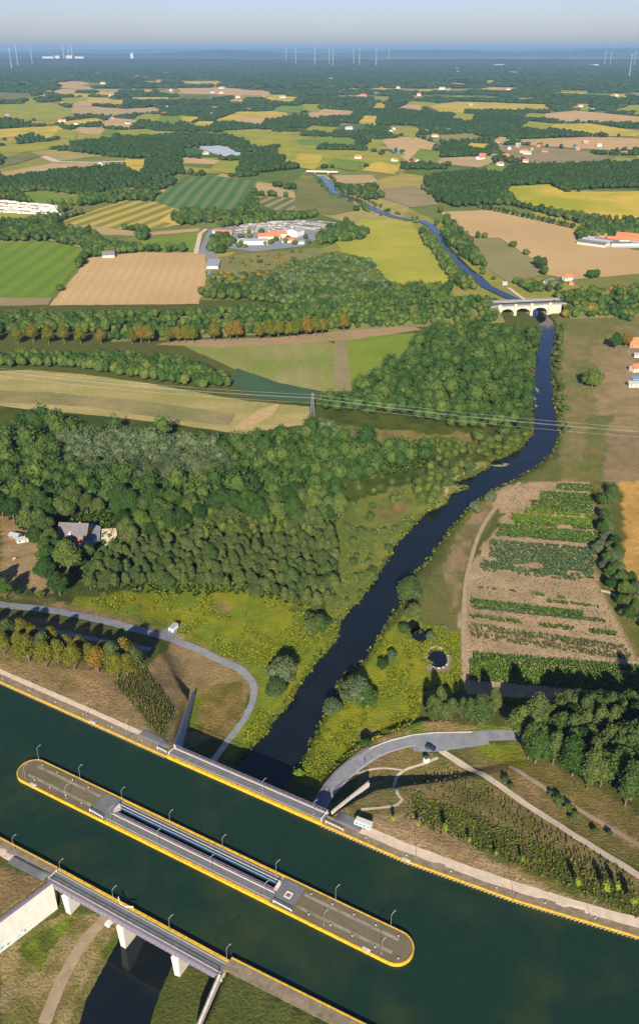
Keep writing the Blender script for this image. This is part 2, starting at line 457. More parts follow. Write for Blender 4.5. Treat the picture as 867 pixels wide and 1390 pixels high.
paint([(575, 800), (640, 690), (690, 655), (757, 620), (800, 655), (690, 660), (640, 760), (630, 860), (570, 850)], (.105, .125, .042), (.135, .140, .055), 16)
paint([(615, 830), (650, 720), (700, 660), (660, 665), (600, 770)], (.24, .18, .115), (.15, .14, .06), 9)
paint([(550, 770), (590, 745), (660, 680), (650, 675), (585, 735)], (.16, .16, .02), LIME, 8)
paint([(757, 425), (867, 415), (900, 500), (867, 600), (820, 655), (760, 660), (758, 600)], (.20, .175, .085), (.145, .150, .055), 25)
paint([(800, 470), (867, 470), (867, 600), (815, 580)], (.29, .215, .135), (.22, .18, .095), 22)
paint([(800, 560), (830, 560), (815, 660), (780, 660)], (.12, .14, .05), OLIVE, 12)
paint([(645, 655), (812, 655), (800, 700), (815, 800), (880, 890), (900, 950), (635, 945), (622, 850), (640, 770), (680, 700)], (.36, .275, .195), (.30, .235, .165), 18)
paint([(800, 655), (822, 655), (830, 760), (900, 880), (900, 950), (860, 880), (812, 800), (805, 700)], (.085, .110, .028), OLIVE)
paint([(823, 588), (900, 588), (900, 658), (818, 655)], (.23, .18, .12), (.20, .16, .10), 20)
paint([(840, 655), (900, 655), (900, 850), (840, 770), (848, 720)], (.44, .28, .10), (.35, .23, .08), 10)
# canal banks
paint([(-60, 862), (60, 905), (190, 912), (240, 868), (325, 912), (340, 940), (322, 990), (225, 1025), (-60, 900)], DRY, DRY2, 8, 12)
paint([(-60, 850), (0, 835), (100, 845), (200, 880), (190, 910), (60, 905), (-60, 890)], (.11, .105, .04), DRY2, 6, 13)
paint([(150, 915), (200, 903), (232, 945), (236, 975), (222, 1004), (190, 975)], (.115, .125, .040), DRY2, 4, 14)
paint([(255, 985), (268, 935), (325, 925), (335, 955), (308, 1008)], (.20, .150, .060), (.125, .115, .03), 5, 15)
paint([(245, 990), (262, 945), (275, 945), (268, 990)], (.12, .14, .02), LIME, 4)
paint([(438, 1105), (502, 1062), (540, 1008), (605, 1030), (705, 1090), (900, 1210), (900, 1300), (700, 1222), (560, 1165)], (.150, .150, .052), (.225, .180, .085), 8, 16)
paint([(565, 1080), (640, 1100), (760, 1160), (900, 1230), (900, 1255), (780, 1218), (650, 1150), (560, 1105)], (.085, .105, .030), OLIVE, 5, 17)
paint([(500, 1105), (560, 1105), (690, 1180), (900, 1275), (900, 1290), (700, 1222), (500, 1130)], DRY, TAN, 6, 18)
paint([(615, 1015), (700, 1005), (900, 1130), (900, 1200), (700, 1085)], OLIVE, DRY2, 8, 19)
paint([(640, 1008), (705, 1008), (720, 1040), (660, 1030)], (.16, .17, .02), LIME, 5)
paint([(690, 1050), (740, 1060), (900, 1165), (900, 1180), (720, 1075)], DRY, OLIVE, 6)
paint([(505, 1010), (560, 1012), (580, 1030), (520, 1055), (480, 1070)], OLIVE, DRY2, 5)
paint([(-60, 1160), (60, 1195), (75, 1200), (0, 1255), (-60, 1300)], (.215, .145, .075), DRY2, 5, 20)
paint([(0, 1400), (0, 1290), (85, 1235), (175, 1245), (150, 1400)], (.27, .215, .115), (.16, .15, .05), 6, 21)
paint([(20, 1290), (85, 1245), (100, 1245), (50, 1320)], (.085, .105, .02), LIME, 4)
paint([(135, 1290), (165, 1265), (178, 1250), (150, 1310)], (.075, .10, .018), LIME, 3)
ss, tt = st(HX, HY); m = (tt - qn(ss) < 3.4) & (tt - qn(ss) > -2); COL[m] = (.16, .125, .085)
# banks of the river
rd = edge_dist(RIVJ, HX, HY, cut=12); m = (rd < 3.2) & (HZ < .5) & (HY < 1000)
COL[m] = COL[m] * .4 + np.array((.085, .105, .022)) * .6
# pond rims of stone
for i, (cxp, cyp, rx, ry) in enumerate(PONDS[:1]):
    d = np.hypot((HX - cxp) / rx, (HY - cyp) / ry); m = d < 1.35 + .7 * vnoise(HX, HY, 3.5, 61); COL[m] = (.24, .215, .17)
    m = d < 1.05; COL[m] = (.08, .07, .055)
COL = COL * (0.86 + .28 * vnoise(HX, HY, 3.1, 30))[:, None]

nx, ny = len(gx), len(gy)
idx = np.arange(nx * ny).reshape(ny, nx)
q = np.stack([idx[:-1, :-1], idx[:-1, 1:], idx[1:, 1:], idx[1:, :-1]], -1).reshape(-1, 4)
# outer ring of the same sheet, out to the horizon
R = 70000.0
ring = np.array([(-R, 1010, 0), (R, 1010, 0), (R, R, 0), (-R, R, 0), (-R, -3000, 0), (R, -3000, 0), (R, 60, 0), (-R, 60, 0),
                 (-400, 60, 0), (-400, 1010, 0), (440, 60, 0), (440, 1010, 0)], float)
edge0 = HZ[idx[0]]
HZ2 = HZ.copy()
for e_ in (idx[0], idx[-1], idx[:, 0], idx[:, -1]): HZ2[e_] = 0
b0 = nx * ny
rq = np.array([(0, 1, 2, 3), (4, 5, 6, 7), (7, 8, 9, 0), (10, 6, 1, 11)]) + b0
gv = np.concatenate([np.stack([HX, HY, HZ2], -1), ring]); gf = np.concatenate([q, rq])
gc = np.concatenate([COL, np.tile((.090, .108, .036), (len(ring), 1))])
m, n, b = nodes_of('ground_cover')
a = n.nodes.new('ShaderNodeAttribute'); a.attribute_name = 'cover'
p = pos_of(n)
f1 = noise(n, p, .9, 6, .7, .3, .7); f2 = noise(n, p, .12, 5, .65, .3, .7); f3 = noise(n, p, .0022, 6, .6, .4, .6)
c = mixc(n, f1, mixc(n, 1., a.outputs[0], (.58, .60, .60), 'MULTIPLY'), mixc(n, 1., a.outputs[0], (1.28, 1.24, 1.15), 'MULTIPLY'))
c = mixc(n, f2, mixc(n, 1., c, (.82, .88, .85), 'MULTIPLY'), mixc(n, 1., c, (1.12, 1.06, 1.0), 'MULTIPLY'))
c = mixc(n, f3, c, mixc(n, 1., c, (1.15, 1.05, .9), 'MULTIPLY'))
n.links.new(c, b.inputs['Base Color']); b.inputs['Roughness'].default_value = 1; b.inputs['Specular IOR Level'].default_value = .03
bump(n, b, f1, .9, .5)
M['ground'] = m
g = np_mesh('ground', gv, gf, M['ground'], smooth=True, attrs={'cover': gc})
# open farmland between the woods: a patchwork of parcels
m, n, b = nodes_of('far_farmland'); p = pos_of(n)
mp = n.nodes.new('ShaderNodeMapping'); mp.inputs['Rotation'].default_value = (0, 0, .35); mp.inputs['Scale'].default_value = (1, .62, 1); n.links.new(p, mp.inputs[0])
vo = n.nodes.new('ShaderNodeTexVoronoi'); vo.inputs['Scale'].default_value = .0052; vo.inputs['Randomness'].default_value = .85; n.links.new(mp.outputs[0], vo.inputs['Vector'])
rp = n.nodes.new('ShaderNodeValToRGB'); rp.color_ramp.interpolation = 'CONSTANT'
el_ = rp.color_ramp.elements; el_[0].color = (.10, .14, .03, 1); el_[1].position = .92; el_[1].color = (.34, .26, .10, 1)
for ps_, c_ in ((.16, (.22, .21, .05)), (.32, (.155, .165, .05)), (.46, (.30, .25, .09)), (.60, (.13, .16, .04)), (.72, (.30, .25, .07)), (.82, (.17, .18, .05))):
    e_ = el_.new(ps_); e_.color = (*c_, 1)
sp = n.nodes.new('ShaderNodeSeparateColor'); n.links.new(vo.outputs['Color'], sp.inputs[0]); n.links.new(sp.outputs[0], rp.inputs[0])
ff = noise(n, p, .02, 6, .65, .3, .7)
n.links.new(mixc(n, ff, mixc(n, 1., rp.outputs[0], (.72, .76, .72), 'MULTIPLY'), mixc(n, 1., rp.outputs[0], (1.1, 1.06, 1.0), 'MULTIPLY')), b.inputs['Base Color'])
b.inputs['Roughness'].default_value = 1; b.inputs['Specular IOR Level'].default_value = .03
g.data.materials.append(m)
for k in range(1, 5): g.data.polygons[len(g.data.polygons) - k].material_index = 1
tag(g, 'river valley floor with meadows, banks and farmland reaching to the horizon', 'ground', kind='structure')

# ---------------- river, canal and pond water
mb = MB()
L = [P(x, y, RZ) for x, y in RIV_L]; Rr = [P(x, y, RZ) for x, y in RIV_R]
def resample(pts, k):
    d = [0]
    for i in range(1, len(pts)): d.append(d[-1] + (pts[i] - pts[i - 1]).length)
    out = []
    for i in range(k):
        w = d[-1] * i / (k - 1); j = max(1, min(len(pts) - 1, int(np.searchsorted(d, w))))
        f = (w - d[j - 1]) / max(1e-6, d[j] - d[j - 1]); out.append(pts[j - 1].lerp(pts[j], f))
    return out
La, Ra = resample(L, 60), resample(Rr, 60)
for i in range(60):
    c_ = (La[i] + Ra[i]) / 2; w = (La[i] - Ra[i]); La[i] = c_ + w * .5 + w.normalized() * 9; Ra[i] = c_ - w * .5 - w.normalized() * 9
for i in range(59): mb.quad(La[i], Ra[i], Ra[i + 1], La[i + 1])
tag(mb.build('river_water', M['river']), 'dark blue river winding through the valley', 'river', kind='structure')
for (cxp, cyp, rx, ry), lb in zip(PONDS, ('small dark pond ringed with pale stones', 'narrow dark inlet pool beside the pond', 'dark inlet pool joining the river')):
    mb = MB(); mb.poly([(cxp + 1.25 * rx * math.cos(k * math.pi / 10), cyp + 1.25 * ry * math.sin(k * math.pi / 10), -.62) for k in range(20)])
    tag(mb.build('pond_water', M['river']), lb, 'pond', kind='structure')
IS_W, IS_E, I_N, I_S = -47.5, 120.5, -26.3, -38.2
mb = MB()
sl_ = [-400, -200, -95, -50, 0, 35, 71, 104, 122, 142, 182, 260, 420]
for a_, b_ in zip(sl_[:-1], sl_[1:]):
    A, B = float(qn(a_)) - .2, float(qn(b_)) - .2
    mb.quad(S(a_, I_N - .1, WZ), S(b_, I_N - .1, WZ), S(b_, B, WZ), S(a_, A, WZ))
    A, B = float(qs(a_)) + .2, float(qs(b_)) + .2
    mb.quad(S(a_, A, WZ), S(b_, B, WZ), S(b_, I_S + .1, WZ), S(a_, I_S + .1, WZ))
mb.quad(S(-400, I_S + .1, WZ), S(-41, I_S + .1, WZ), S(-41, I_N - .1, WZ), S(-400, I_N - .1, WZ))
mb.quad(S(114, I_S + .1, WZ), S(420, I_S + .1, WZ), S(420, I_N - .1, WZ), S(114, I_N - .1, WZ))
tag(mb.build('canal_water', M['canal']), 'dark green canal water in two arms around the island', 'canal', kind='structure')

# ---------------- roads and paths
def ribbon(name, pts, width, mat, label, dz=.14, cat='path', world=False, ws=None, cross=4, off=0.0):
    w_ = [Vector(p) for p in pts] if world else [PT(*p) for p in pts]
    # smooth centre line
    out = []
    for i in range(len(w_) - 1):
        p0, p1, p2, p3 = w_[max(0, i - 1)], w_[i], w_[i + 1], w_[min(len(w_) - 1, i + 2)]
        L = (p2 - p1).length; k = max(1, int(L / 2.5))
        for q_ in range(k):
            t = q_ / k
            out.append(.5 * ((2 * p1) + (p2 - p0) * t + (2 * p0 - 5 * p1 + 4 * p2 - p3) * t * t + (3 * p1 - p0 - 3 * p2 + p3) * t ** 3))
    out.append(w_[-1])
    vs_, fs_ = [], []
    rr = random.Random(len(pts) * 7 + int(width * 10))
    for i, p in enumerate(out):
        d = out[min(i + 1, len(out) - 1)] - out[max(0, i - 1)]; nrm = Vector((-d.y, d.x)).normalized()
        wl = width if ws is None else np.interp(i / (len(out) - 1), [a_[0] for a_ in ws], [a_[1] for a_ in ws])
        for k in range(cross + 1):
            f = off + (k / cross - .5) * wl + (rr.uniform(-.18, .18) * min(1, wl / 2) if k in (0, cross) else 0)
            vs_.append((p.x + nrm.x * f, p.y + nrm.y * f))
    vs_ = np.array(vs_); z = height_g(vs_[:, 0], vs_[:, 1])
    # neighbours' maximum keeps the sheet above the ground mesh
    z = z + dz
    n1 = cross + 1
    for i in range(len(out) - 1):
        for k in range(cross): fs_.append((i * n1 + k, i * n1 + k + 1, (i + 1) * n1 + k + 1, (i + 1) * n1 + k))
    o = np_mesh(name, np.column_stack([vs_, z]), fs_, mat, smooth=True)
    return tag(o, label, cat, kind='structure')
ribbon('road', [(-40, 812), (10, 822), (50, 826), (100, 834), (150, 845), (200, 858), (235, 868)], 6.0, M['asphalt'], 'grey asphalt road past the row of turning trees', cat='road')
ribbon('road', [(235, 868), (265, 880), (300, 897), (326, 909), (343, 928), (344, 948), (334, 972), (320, 992), (308, 1008)], 4.0, M['asphalt'], 'grey lane curving down under the aqueduct', .17, ws=[(0, 5.0), (.45, 4.2), (.6, 3.2), (1, 2.8)], cat='road')
ribbon('road', [(205, 882), (150, 872), (100, 862), (40, 852), (-40, 836)], 3.5, M['asphalt'], 'narrow grey lane below the row of turning trees', .15, cat='road')
ribbon('road', [(222, 866), (236, 854), (246, 848)], 6.0, M['asphalt'], 'grey asphalt parking bay of the white container', .19, cat='road')
ribbon('gravel_path', [(308, 1008), (298, 1022), (288, 1036)], 2.8, M['gravel'], 'pale track end in the shade of the aqueduct', .17)
ribbon('gravel_path', [(265, 965), (258, 980), (245, 935), (232, 915)], 1.2, M['dirt'], 'faint trodden path by the tall wing wall', .1) if False else None
ribbon('road', [(432, 1096), (445, 1075), (466, 1053), (492, 1032), (522, 1016), (560, 1006), (600, 1001), (640, 1000), (688, 998), (730, 1000), (780, 1004)], 6.4, M['asphalt'], 'grey road curving up from under the aqueduct to the wood', .16, cat='road')
for o_, lb in ((-2.75, 'white edge line on the embankment side of the curving road'), (2.75, 'white edge line on the river side of the curving road')):
    ribbon('road_marking', [(432, 1096), (445, 1075), (466, 1053), (492, 1032), (522, 1016), (560, 1006)], .30, M['landing'], lb, .21, cat='marking', off=o_, cross=1)
ribbon('road', [(560, 1012), (590, 1012), (620, 1008), (660, 1002)], 7.5, M['asphalt'], 'widened grey asphalt where the dark car is parked', .2, cat='road')
ribbon('gravel_path', [(590, 1012), (608, 1026), (640, 1046), (700, 1083), (760, 1122), (820, 1160), (880, 1198), (950, 1240)], 3.0, M['gravel'], 'pale gravel track running beside the embankment', .18)
ribbon('gravel_path', [(594, 1029), (572, 1038), (548, 1046), (538, 1056), (534, 1068), (540, 1080), (546, 1086), (538, 1093), (515, 1097), (490, 1099)], 1.3, M['gravel'], 'winding gravel footpath down the dry slope', .16)
ribbon('gravel_path', [(548, 1046), (520, 1043), (498, 1046), (480, 1052)], 1.0, M['gravel'], 'short gravel footpath linking to the curving road', .16)
ribbon('dirt_track', [(690, 1040), (720, 1058), (770, 1090), (820, 1120), (880, 1155)], 2.4, M['dirt'], 'dry dirt track along the edge of the wood', .14)
ribbon('dirt_track', [(705, 655), (680, 680), (655, 715), (640, 755), (631, 800), (629, 860), (628, 930)], 2.4, M['dirt'], 'brown track along the nursery beside its fence', .14)
ribbon('gravel_path', [(815, 802), (830, 806), (845, 820), (860, 838), (885, 862)], 2.2, M['gravel'], 'pale track leaving the nursery corner', .16)
ribbon('dirt_track', [(60, 1390), (85, 1330), (110, 1285), (135, 1255), (160, 1225)], 4.0, M['dirt'], 'dry track on the ground below the southern aqueduct', .1)
# towpaths on the canal banks
def st_ribbon(name, pts, w, mat, label, dz, cat='path'):
    return ribbon(name, [S(s_, t_, 13) for s_, t_ in pts], w, mat, label, dz, cat, world=True)
st_ribbon('gravel_path', [(-260, 7.5), (-150, 5.5), (-95, 5.2), (-50, 4.9), (-17, 4.4)], 2.6, M['gravel'], 'pale gravel towpath on the north bank', .13)
st_ribbon('gravel_path', [(84, 4.2), (104, 4.4), (142, 7.4), (182, 13.4), (260, 28.6)], 4.0, M['gravel'], 'pale sandy towpath below the rows of saplings', .13)
st_ribbon('road', [(-17.5, 4.2), (-8, 4.0), (0, 3.0)], 5.6, M['asphalt_new'], 'grey paved apron at the west end of the north walkway', .15, 'road')
st_ribbon('road', [(71.4, 4.0), (78, 4.2), (85, 3.8)], 6.4, M['asphalt_new'], 'grey paved apron where the white trailer stands', .15, 'road')
st_ribbon('gravel_path', [(-160, -66.5), (-60, -66.2), (-17, -65.8)], 3.0, M['gravel'], 'pale gravel towpath on the south bank', .13)
st_ribbon('road', [(-17.5, -65.8), (-8, -65.6), (1, -65.2)], 4.8, M['asphalt_new'], 'grey paved apron above the white wing wall', .15, 'road')

# ---------------- fields (photo outlines laid on the valley floor)
FIELDS = []          # world outlines, kept clear of trees
fz = [0]
def field(pts, mat, label, jagamp=None, near=False, keep=True):
    w_ = [P(x, y, 0.1) for x, y in pts]
    D = sum(p.y for p in w_) / len(w_)
    r_ = jag([(p.x, p.y) for p in w_], max(6, D / 110), (D / 1100 if jagamp is None else jagamp), len(FIELDS) + 5)
    fz[0] += 1; z = .22 + .012 * fz[0] + (D / 9000.0 if D > 1100 else 0)
    mb = MB(); mb.poly([(x, y, z) for x, y in r_]); o = mb.build('field', mat)
    tag(o, label, 'field', kind='structure')
    if keep: FIELDS.append(r_)
    return o
GR, GR2 = (.125, .200, .028), (.185, .235, .036)
YG, YG2, YE = (.31, .29, .035), (.21, .24, .035), (.56, .39, .065)
ST, ST2 = (.50, .345, .165), (.42, .285, .135)
def SA(a_, b_):
    """band angle for rows that run between two photo points"""
    d = P(*b_) - P(*a_); return math.atan2(-d.x, d.y)
def FM(c1, c2, **k): return field_mat('crop', c1, c2, **k)
m_tan = FM(ST, ST2, ang=.25, width=9, stripe=.22, patch=.006); m_tan2 = FM((.44, .32, .16), (.36, .27, .13), patch=.008, ang=1.2, width=11, stripe=.2)
m_yel = FM(YE, YG, patch=.009); m_yg = FM(YG, YG2, patch=.010); m_gr = FM(GR, GR2, patch=.008)
m_olive = FM((.185, .175, .060), (.125, .145, .045), patch=.012)
m_dkgreen = FM((.055, .115, .050), (.070, .125, .050), patch=.01, ang=-.6, width=14, stripe=.25, c3=(.17, .18, .09))
m_brown = FM((.30, .225, .13), (.20, .185, .085), patch=.009, ang=1.5, width=12, stripe=.3, c3=(.16, .16, .07))
# strip of dry pasture below the tree belt
field([(-30, 505), (40, 502), (110, 508), (200, 520), (290, 537), (340, 545), (420, 552), (420, 575), (330, 590), (250, 578), (150, 566), (60, 558), (-30, 548)],
      FM((.40, .31, .14), (.25, .235, .075), patch=.014, ang=1.62, width=26, stripe=.4, c3=(.19, .20, .06)), 'long dry pasture strip above the wood')
field([(-30, 530), (60, 532), (200, 545), (320, 562), (310, 578), (220, 568), (120, 552), (-30, 545)], FM((.155, .16, .058), (.27, .22, .11), patch=.02), 'greener band inside the long dry pasture', keep=False)
field([(318, 580), (352, 556), (378, 548), (372, 562), (345, 578), (325, 586)], m_tan2, 'bare pale patch at the end of the pasture', keep=False)
field([(250, 470), (330, 468), (440, 462), (460, 470), (462, 530), (440, 532), (380, 520), (320, 502)], FM((.27, .24, .10), (.165, .21, .04), patch=.012, ang=.1, width=20, stripe=.2), 'patchy meadow beside the bright green field')
field([(460, 464), (500, 455), (566, 452), (555, 490), (520, 512), (470, 532), (455, 530)], FM((.135, .21, .025), (.20, .245, .035), patch=.02, ang=1.5, width=8, stripe=.25), 'bright green field beside the river wood')
field([(455, 463), (470, 461), (478, 531), (452, 532)], m_brown, 'pale track strip across the green field', keep=False)
field([(322, 500), (380, 520), (436, 532), (420, 547), (345, 540), (310, 520)], FM((.045, .090, .050), (.06, .105, .05), patch=.02), 'dark blue green wedge by the pylon')  # darker, bluer wedge than the ground beside it
field([(210, 468), (250, 462), (380, 458), (450, 450), (560, 443), (572, 448), (470, 462), (300, 472)], FM((.33, .22, .13), (.26, .20, .10), patch=.02), 'dry track below the row of turning trees', keep=False)
# north of the old canal
field([(-20, 328), (65, 328), (122, 340), (70, 404), (-20, 404)], FM((.165, .235, .025), (.12, .20, .022), patch=.006, ang=SA((27, 400), (105, 341)), width=26, stripe=.55, c3=(.075, .145, .022)), 'green field with dark diagonal stripes')
field([(-20, 404), (70, 404), (66, 414), (-20, 416)], m_brown, 'narrow brown strip below the striped green field')
field([(122, 350), (190, 343), (278, 343), (280, 380), (270, 413), (68, 415)], FM(ST, ST2, ang=SA((140, 412), (180, 346)), width=12, stripe=.22, patch=.004), 'tan stubble field below the lone farmhouse')
field([(188, 328), (273, 315), (265, 341), (190, 341)], m_gr, 'small green meadow above the tan stubble field')
field([(85, 300), (170, 272), (250, 277), (245, 305), (200, 314), (85, 305)], FM((.17, .185, .045), (.22, .20, .05), patch=.004, ang=SA((85, 303), (175, 274)), width=34, stripe=.5, c3=YE), 'gold and green striped field')
field([(215, 300), (252, 278), (249, 300), (244, 306)], FM(YE, (.50, .33, .11), patch=.01), 'golden corner of the striped field', keep=False)
field([(55, 303), (130, 308), (200, 316), (270, 310), (272, 314), (195, 321), (140, 319), (90, 312)], m_tan2, 'thin bare strip below the striped field')
field([(22, 262), (60, 259), (110, 267), (108, 280), (45, 277)], m_gr, 'green meadow behind the caravans')
field([(-20, 286), (45, 290), (40, 303), (-20, 303)], m_yg, 'olive meadow before the caravans')
field([(70, 296), (110, 280), (130, 285), (85, 297)], m_olive, 'small olive meadow beside the striped field')
field([(207, 273), (245, 242), (280, 238), (350, 245), (345, 265), (320, 292), (250, 287)], FM((.060, .135, .048), (.075, .15, .045), patch=.01, ang=SA((212, 273), (247, 243)), width=26, stripe=.42, c3=(.20, .20, .075)), 'dark green striped crop field')
field([(347, 266), (425, 270), (434, 294), (380, 296), (350, 284)], FM((.10, .13, .055), (.14, .145, .06), ang=SA((350, 283), (382, 267)), width=26, stripe=.8, c3=(.27, .22, .11)), 'brown and green striped field')
field([(347, 249), (428, 266), (420, 271), (350, 264)], m_tan2, 'pale wedge between the striped fields')
field([(245, 202), (265, 201), (305, 214), (340, 212), (345, 216), (250, 213)], FM((.05, .115, .035), (.06, .12, .04)), 'dark green field around the pale sheeted field')
field([(265, 199), (300, 198), (333, 210), (305, 213)], FM((.42, .48, .55), (.36, .43, .52), ang=.4, width=14, stripe=.4), 'pale blue field under plastic sheeting')
field([(0, 235), (70, 222), (175, 222), (170, 228), (100, 234), (0, 247)], m_tan2, 'tan field below the curved pale road')
field([(248, 226), (300, 231), (298, 236), (250, 233)], m_yg, 'thin yellow green field')
field([(245, 214), (300, 218), (300, 224), (250, 222)], m_tan, 'thin tan field by the wood')
field([(296, 349), (345, 344), (430, 337), (446, 342), (420, 353), (385, 364), (330, 372), (300, 371)], FM((.15, .17, .05), (.22, .19, .08), patch=.03), 'rough grass slope below the works')
# east of the river
field([(597, 288), (680, 285), (777, 312), (788, 331), (880, 342), (880, 371), (777, 380), (734, 372), (723, 352), (676, 323), (632, 323)], FM(ST, ST2, ang=1.3, width=12, stripe=.2, patch=.003), 'great tan stubble field beside the farm')
field([(634, 324), (675, 323), (723, 352), (734, 374), (690, 384), (660, 365)], FM((.20, .19, .075), (.25, .22, .10), patch=.01), 'pale green meadow wedge by the river')
field([(685, 255), (745, 250), (766, 261), (880, 260), (880, 304), (820, 301), (700, 280)], FM((.29, .30, .025), YE, patch=.0035, lo=.40, hi=.56), 'yellow and green field before the long wood')
field([(489, 298), (556, 301), (578, 331), (621, 387), (540, 388), (470, 350), (455, 330)], FM((.40, .36, .055), (.24, .27, .035), patch=.007, ang=1.35, width=22, stripe=.25), 'yellow green meadow on the river bend')
field([(400, 245), (425, 242), (470, 270), (490, 285), (450, 292), (400, 288)], m_olive, 'olive meadow beside the upper river')
field([(430, 238), (505, 238), (512, 248), (470, 250), (440, 243)], m_tan2, 'tan field beyond the small river bridge')
field([(500, 258), (560, 252), (580, 262), (595, 278), (560, 282), (520, 270)], m_brown, 'brown meadow above the wood')
field([(300, 178), (350, 175), (434, 190), (430, 203), (345, 198)], m_yg, 'yellow green field left of the far wood')
field([(400, 203), (500, 205), (530, 216), (515, 224), (430, 228), (400, 220)], m_yg, 'broad yellow green meadow')
field([(400, 190), (430, 187), (478, 187), (482, 197), (410, 198)], m_gr, 'bright green strip field')
field([(515, 190), (560, 185), (590, 195), (585, 215), (555, 221), (535, 208)], m_tan, 'tan field by the upper river bend')
field([(560, 184), (640, 182), (670, 190), (590, 193)], FM((.27, .23, .09), (.21, .21, .06)), 'patchwork meadow beyond the tan field')
field([(585, 215), (665, 212), (672, 219), (650, 228), (592, 222)], m_tan2, 'brown field below the round wood')
field([(670, 199), (700, 197), (790, 205), (830, 215), (800, 222), (740, 226), (690, 214)], m_brown, 'green and tan field beyond the long wood')
field([(700, 190), (800, 186), (880, 188), (880, 203), (820, 204), (710, 197)], m_tan, 'wide pale tan field by the horizon wood')
field([(730, 168), (800, 168), (880, 180), (880, 186), (800, 185), (735, 176)], m_yel, 'yellow field before the dark wood')
field([(735, 155), (780, 150), (880, 160), (880, 168), (740, 165)], m_tan, 'tan band far beyond the woods')
field([(580, 143), (620, 138), (740, 142), (750, 150), (590, 149)], m_yel, 'yellow tan field behind the dark woods')
field([(450, 172), (490, 168), (506, 176), (462, 180)], m_dkgreen, 'small dark green field')
field([(415, 155), (440, 148), (485, 152), (475, 160), (420, 162)], m_tan, 'tan clearing in the far woods')
field([(290, 165), (320, 153), (390, 150), (390, 158), (350, 168), (292, 169)], m_yel, 'yellow field between hedges')
field([(-10, 142), (70, 140), (105, 150), (98, 157), (70, 165), (-10, 160)], m_yg, 'yellow green fields near the horizon woods')
field([(95, 142), (170, 148), (220, 145), (215, 153), (150, 158), (100, 155)], m_tan2, 'tan field near the horizon woods')
field([(80, 166), (130, 160), (142, 165), (92, 172)], m_yel, 'small yellow field')
field([(-10, 200), (110, 188), (116, 193), (60, 204), (-10, 211)], m_yg, 'long yellow green field')
field([(-10, 176), (80, 171), (86, 177), (-10, 190)], m_yel, 'long yellow field')
field([(150, 178), (200, 175), (226, 182), (172, 186)], m_yg, 'small yellow green field')
field([(72, 113), (100, 110), (130, 113), (126, 122), (76, 120)], m_tan, 'tan field below the horizon forest')
field([(-10, 125), (45, 127), (52, 135), (-10, 140)], m_olive, 'olive field below the horizon forest')
field([(240, 110), (306, 110), (300, 118), (246, 117)], m_yel, 'yellow field below the horizon forest')
field([(240, 120), (300, 119), (370, 125), (366, 130), (250, 128)], m_tan, 'long tan field below the horizon forest')
field([(310, 129), (390, 129), (386, 136), (322, 134)], m_yg, 'yellow green field by the village')
field([(170, 132), (230, 132), (226, 138), (180, 138)], m_yel, 'small yellow field by the village')
field([(5, 213), (40, 207), (60, 212), (25, 222), (0, 228)], m_olive, 'olive meadow inside the road bend')
field([(755, 232), (790, 226), (867, 212), (880, 218), (800, 232)], m_tan, 'narrow tan field behind the wood') if False else None
rf = random.Random(21)
for i in range(120):      # the small strips of farmland towards the horizon
    y = 113 + 125 * rf.random() ** 1.3; x = rf.uniform(-60, 920); w = rf.uniform(16, 62); h = (y - 62) * rf.uniform(.05, .10)
    if any(inside([(a_.x, a_.y) for a_ in [P(x, y)]], np.array([0]), np.array([0]))): continue
    k = rf.uniform(-.02, .02) * w
    c_ = P(x, y)
    if any(bool(inside(f_, np.array([c_.x]), np.array([c_.y]))[0]) for f_ in FIELDS): continue
    field([(x - w / 2, y - k), (x - w * .2, y - h - k), (x + w / 2, y - h * .8 + k), (x + w * .3, y + h * .5 + k)], rf.choice([m_tan, m_yel, m_yg, m_yg, m_gr, m_yel]),
          'small strip field among the far woods')
# pale road on the left and the rural lanes
def flat_ribbon(name, pts, width, mat, label, z=.9, cat='road'):
    w_ = [P(x, y, 0) for x, y in pts]; mb = MB()
    for i in range(len(w_) - 1):
        d = (w_[i + 1] - w_[i]).normalized(); nn = Vector((-d.y, d.x, 0)) * width / 2
        mb.quad(*[Vector((p.x, p.y, z)) for p in (w_[i] - nn - d * width * .3, w_[i + 1] - nn + d * width * .3, w_[i + 1] + nn + d * width * .3, w_[i] + nn - d * width * .3)])
        z += .004
    return tag(mb.build(name, mat), label, cat, kind='structure')
flat_ribbon('road', [(-10, 226), (22, 213), (35, 211), (60, 213), (78, 220), (120, 221), (180, 219)], 22, M['gravel'], 'pale wide road curving between fields')
flat_ribbon('road', [(266, 345), (272, 318), (280, 312), (278, 343)][:3], 7, M['gravel'], 'pale lane to the gravel works', 1.2)
flat_ribbon('road', [(-10, 326), (60, 325), (95, 331), (123, 340)], 7, M['dirt'], 'pale track above the striped green field', 1.1)
flat_ribbon('road', [(690, 392), (703, 402), (712, 408)], 5, M['gravel'], 'pale lane to the old aqueduct', 1.1)
flat_ribbon('road', [(688, 384), (700, 398)], 5, M['gravel'], 'pale lane along the upper river', 1.0) if False else None
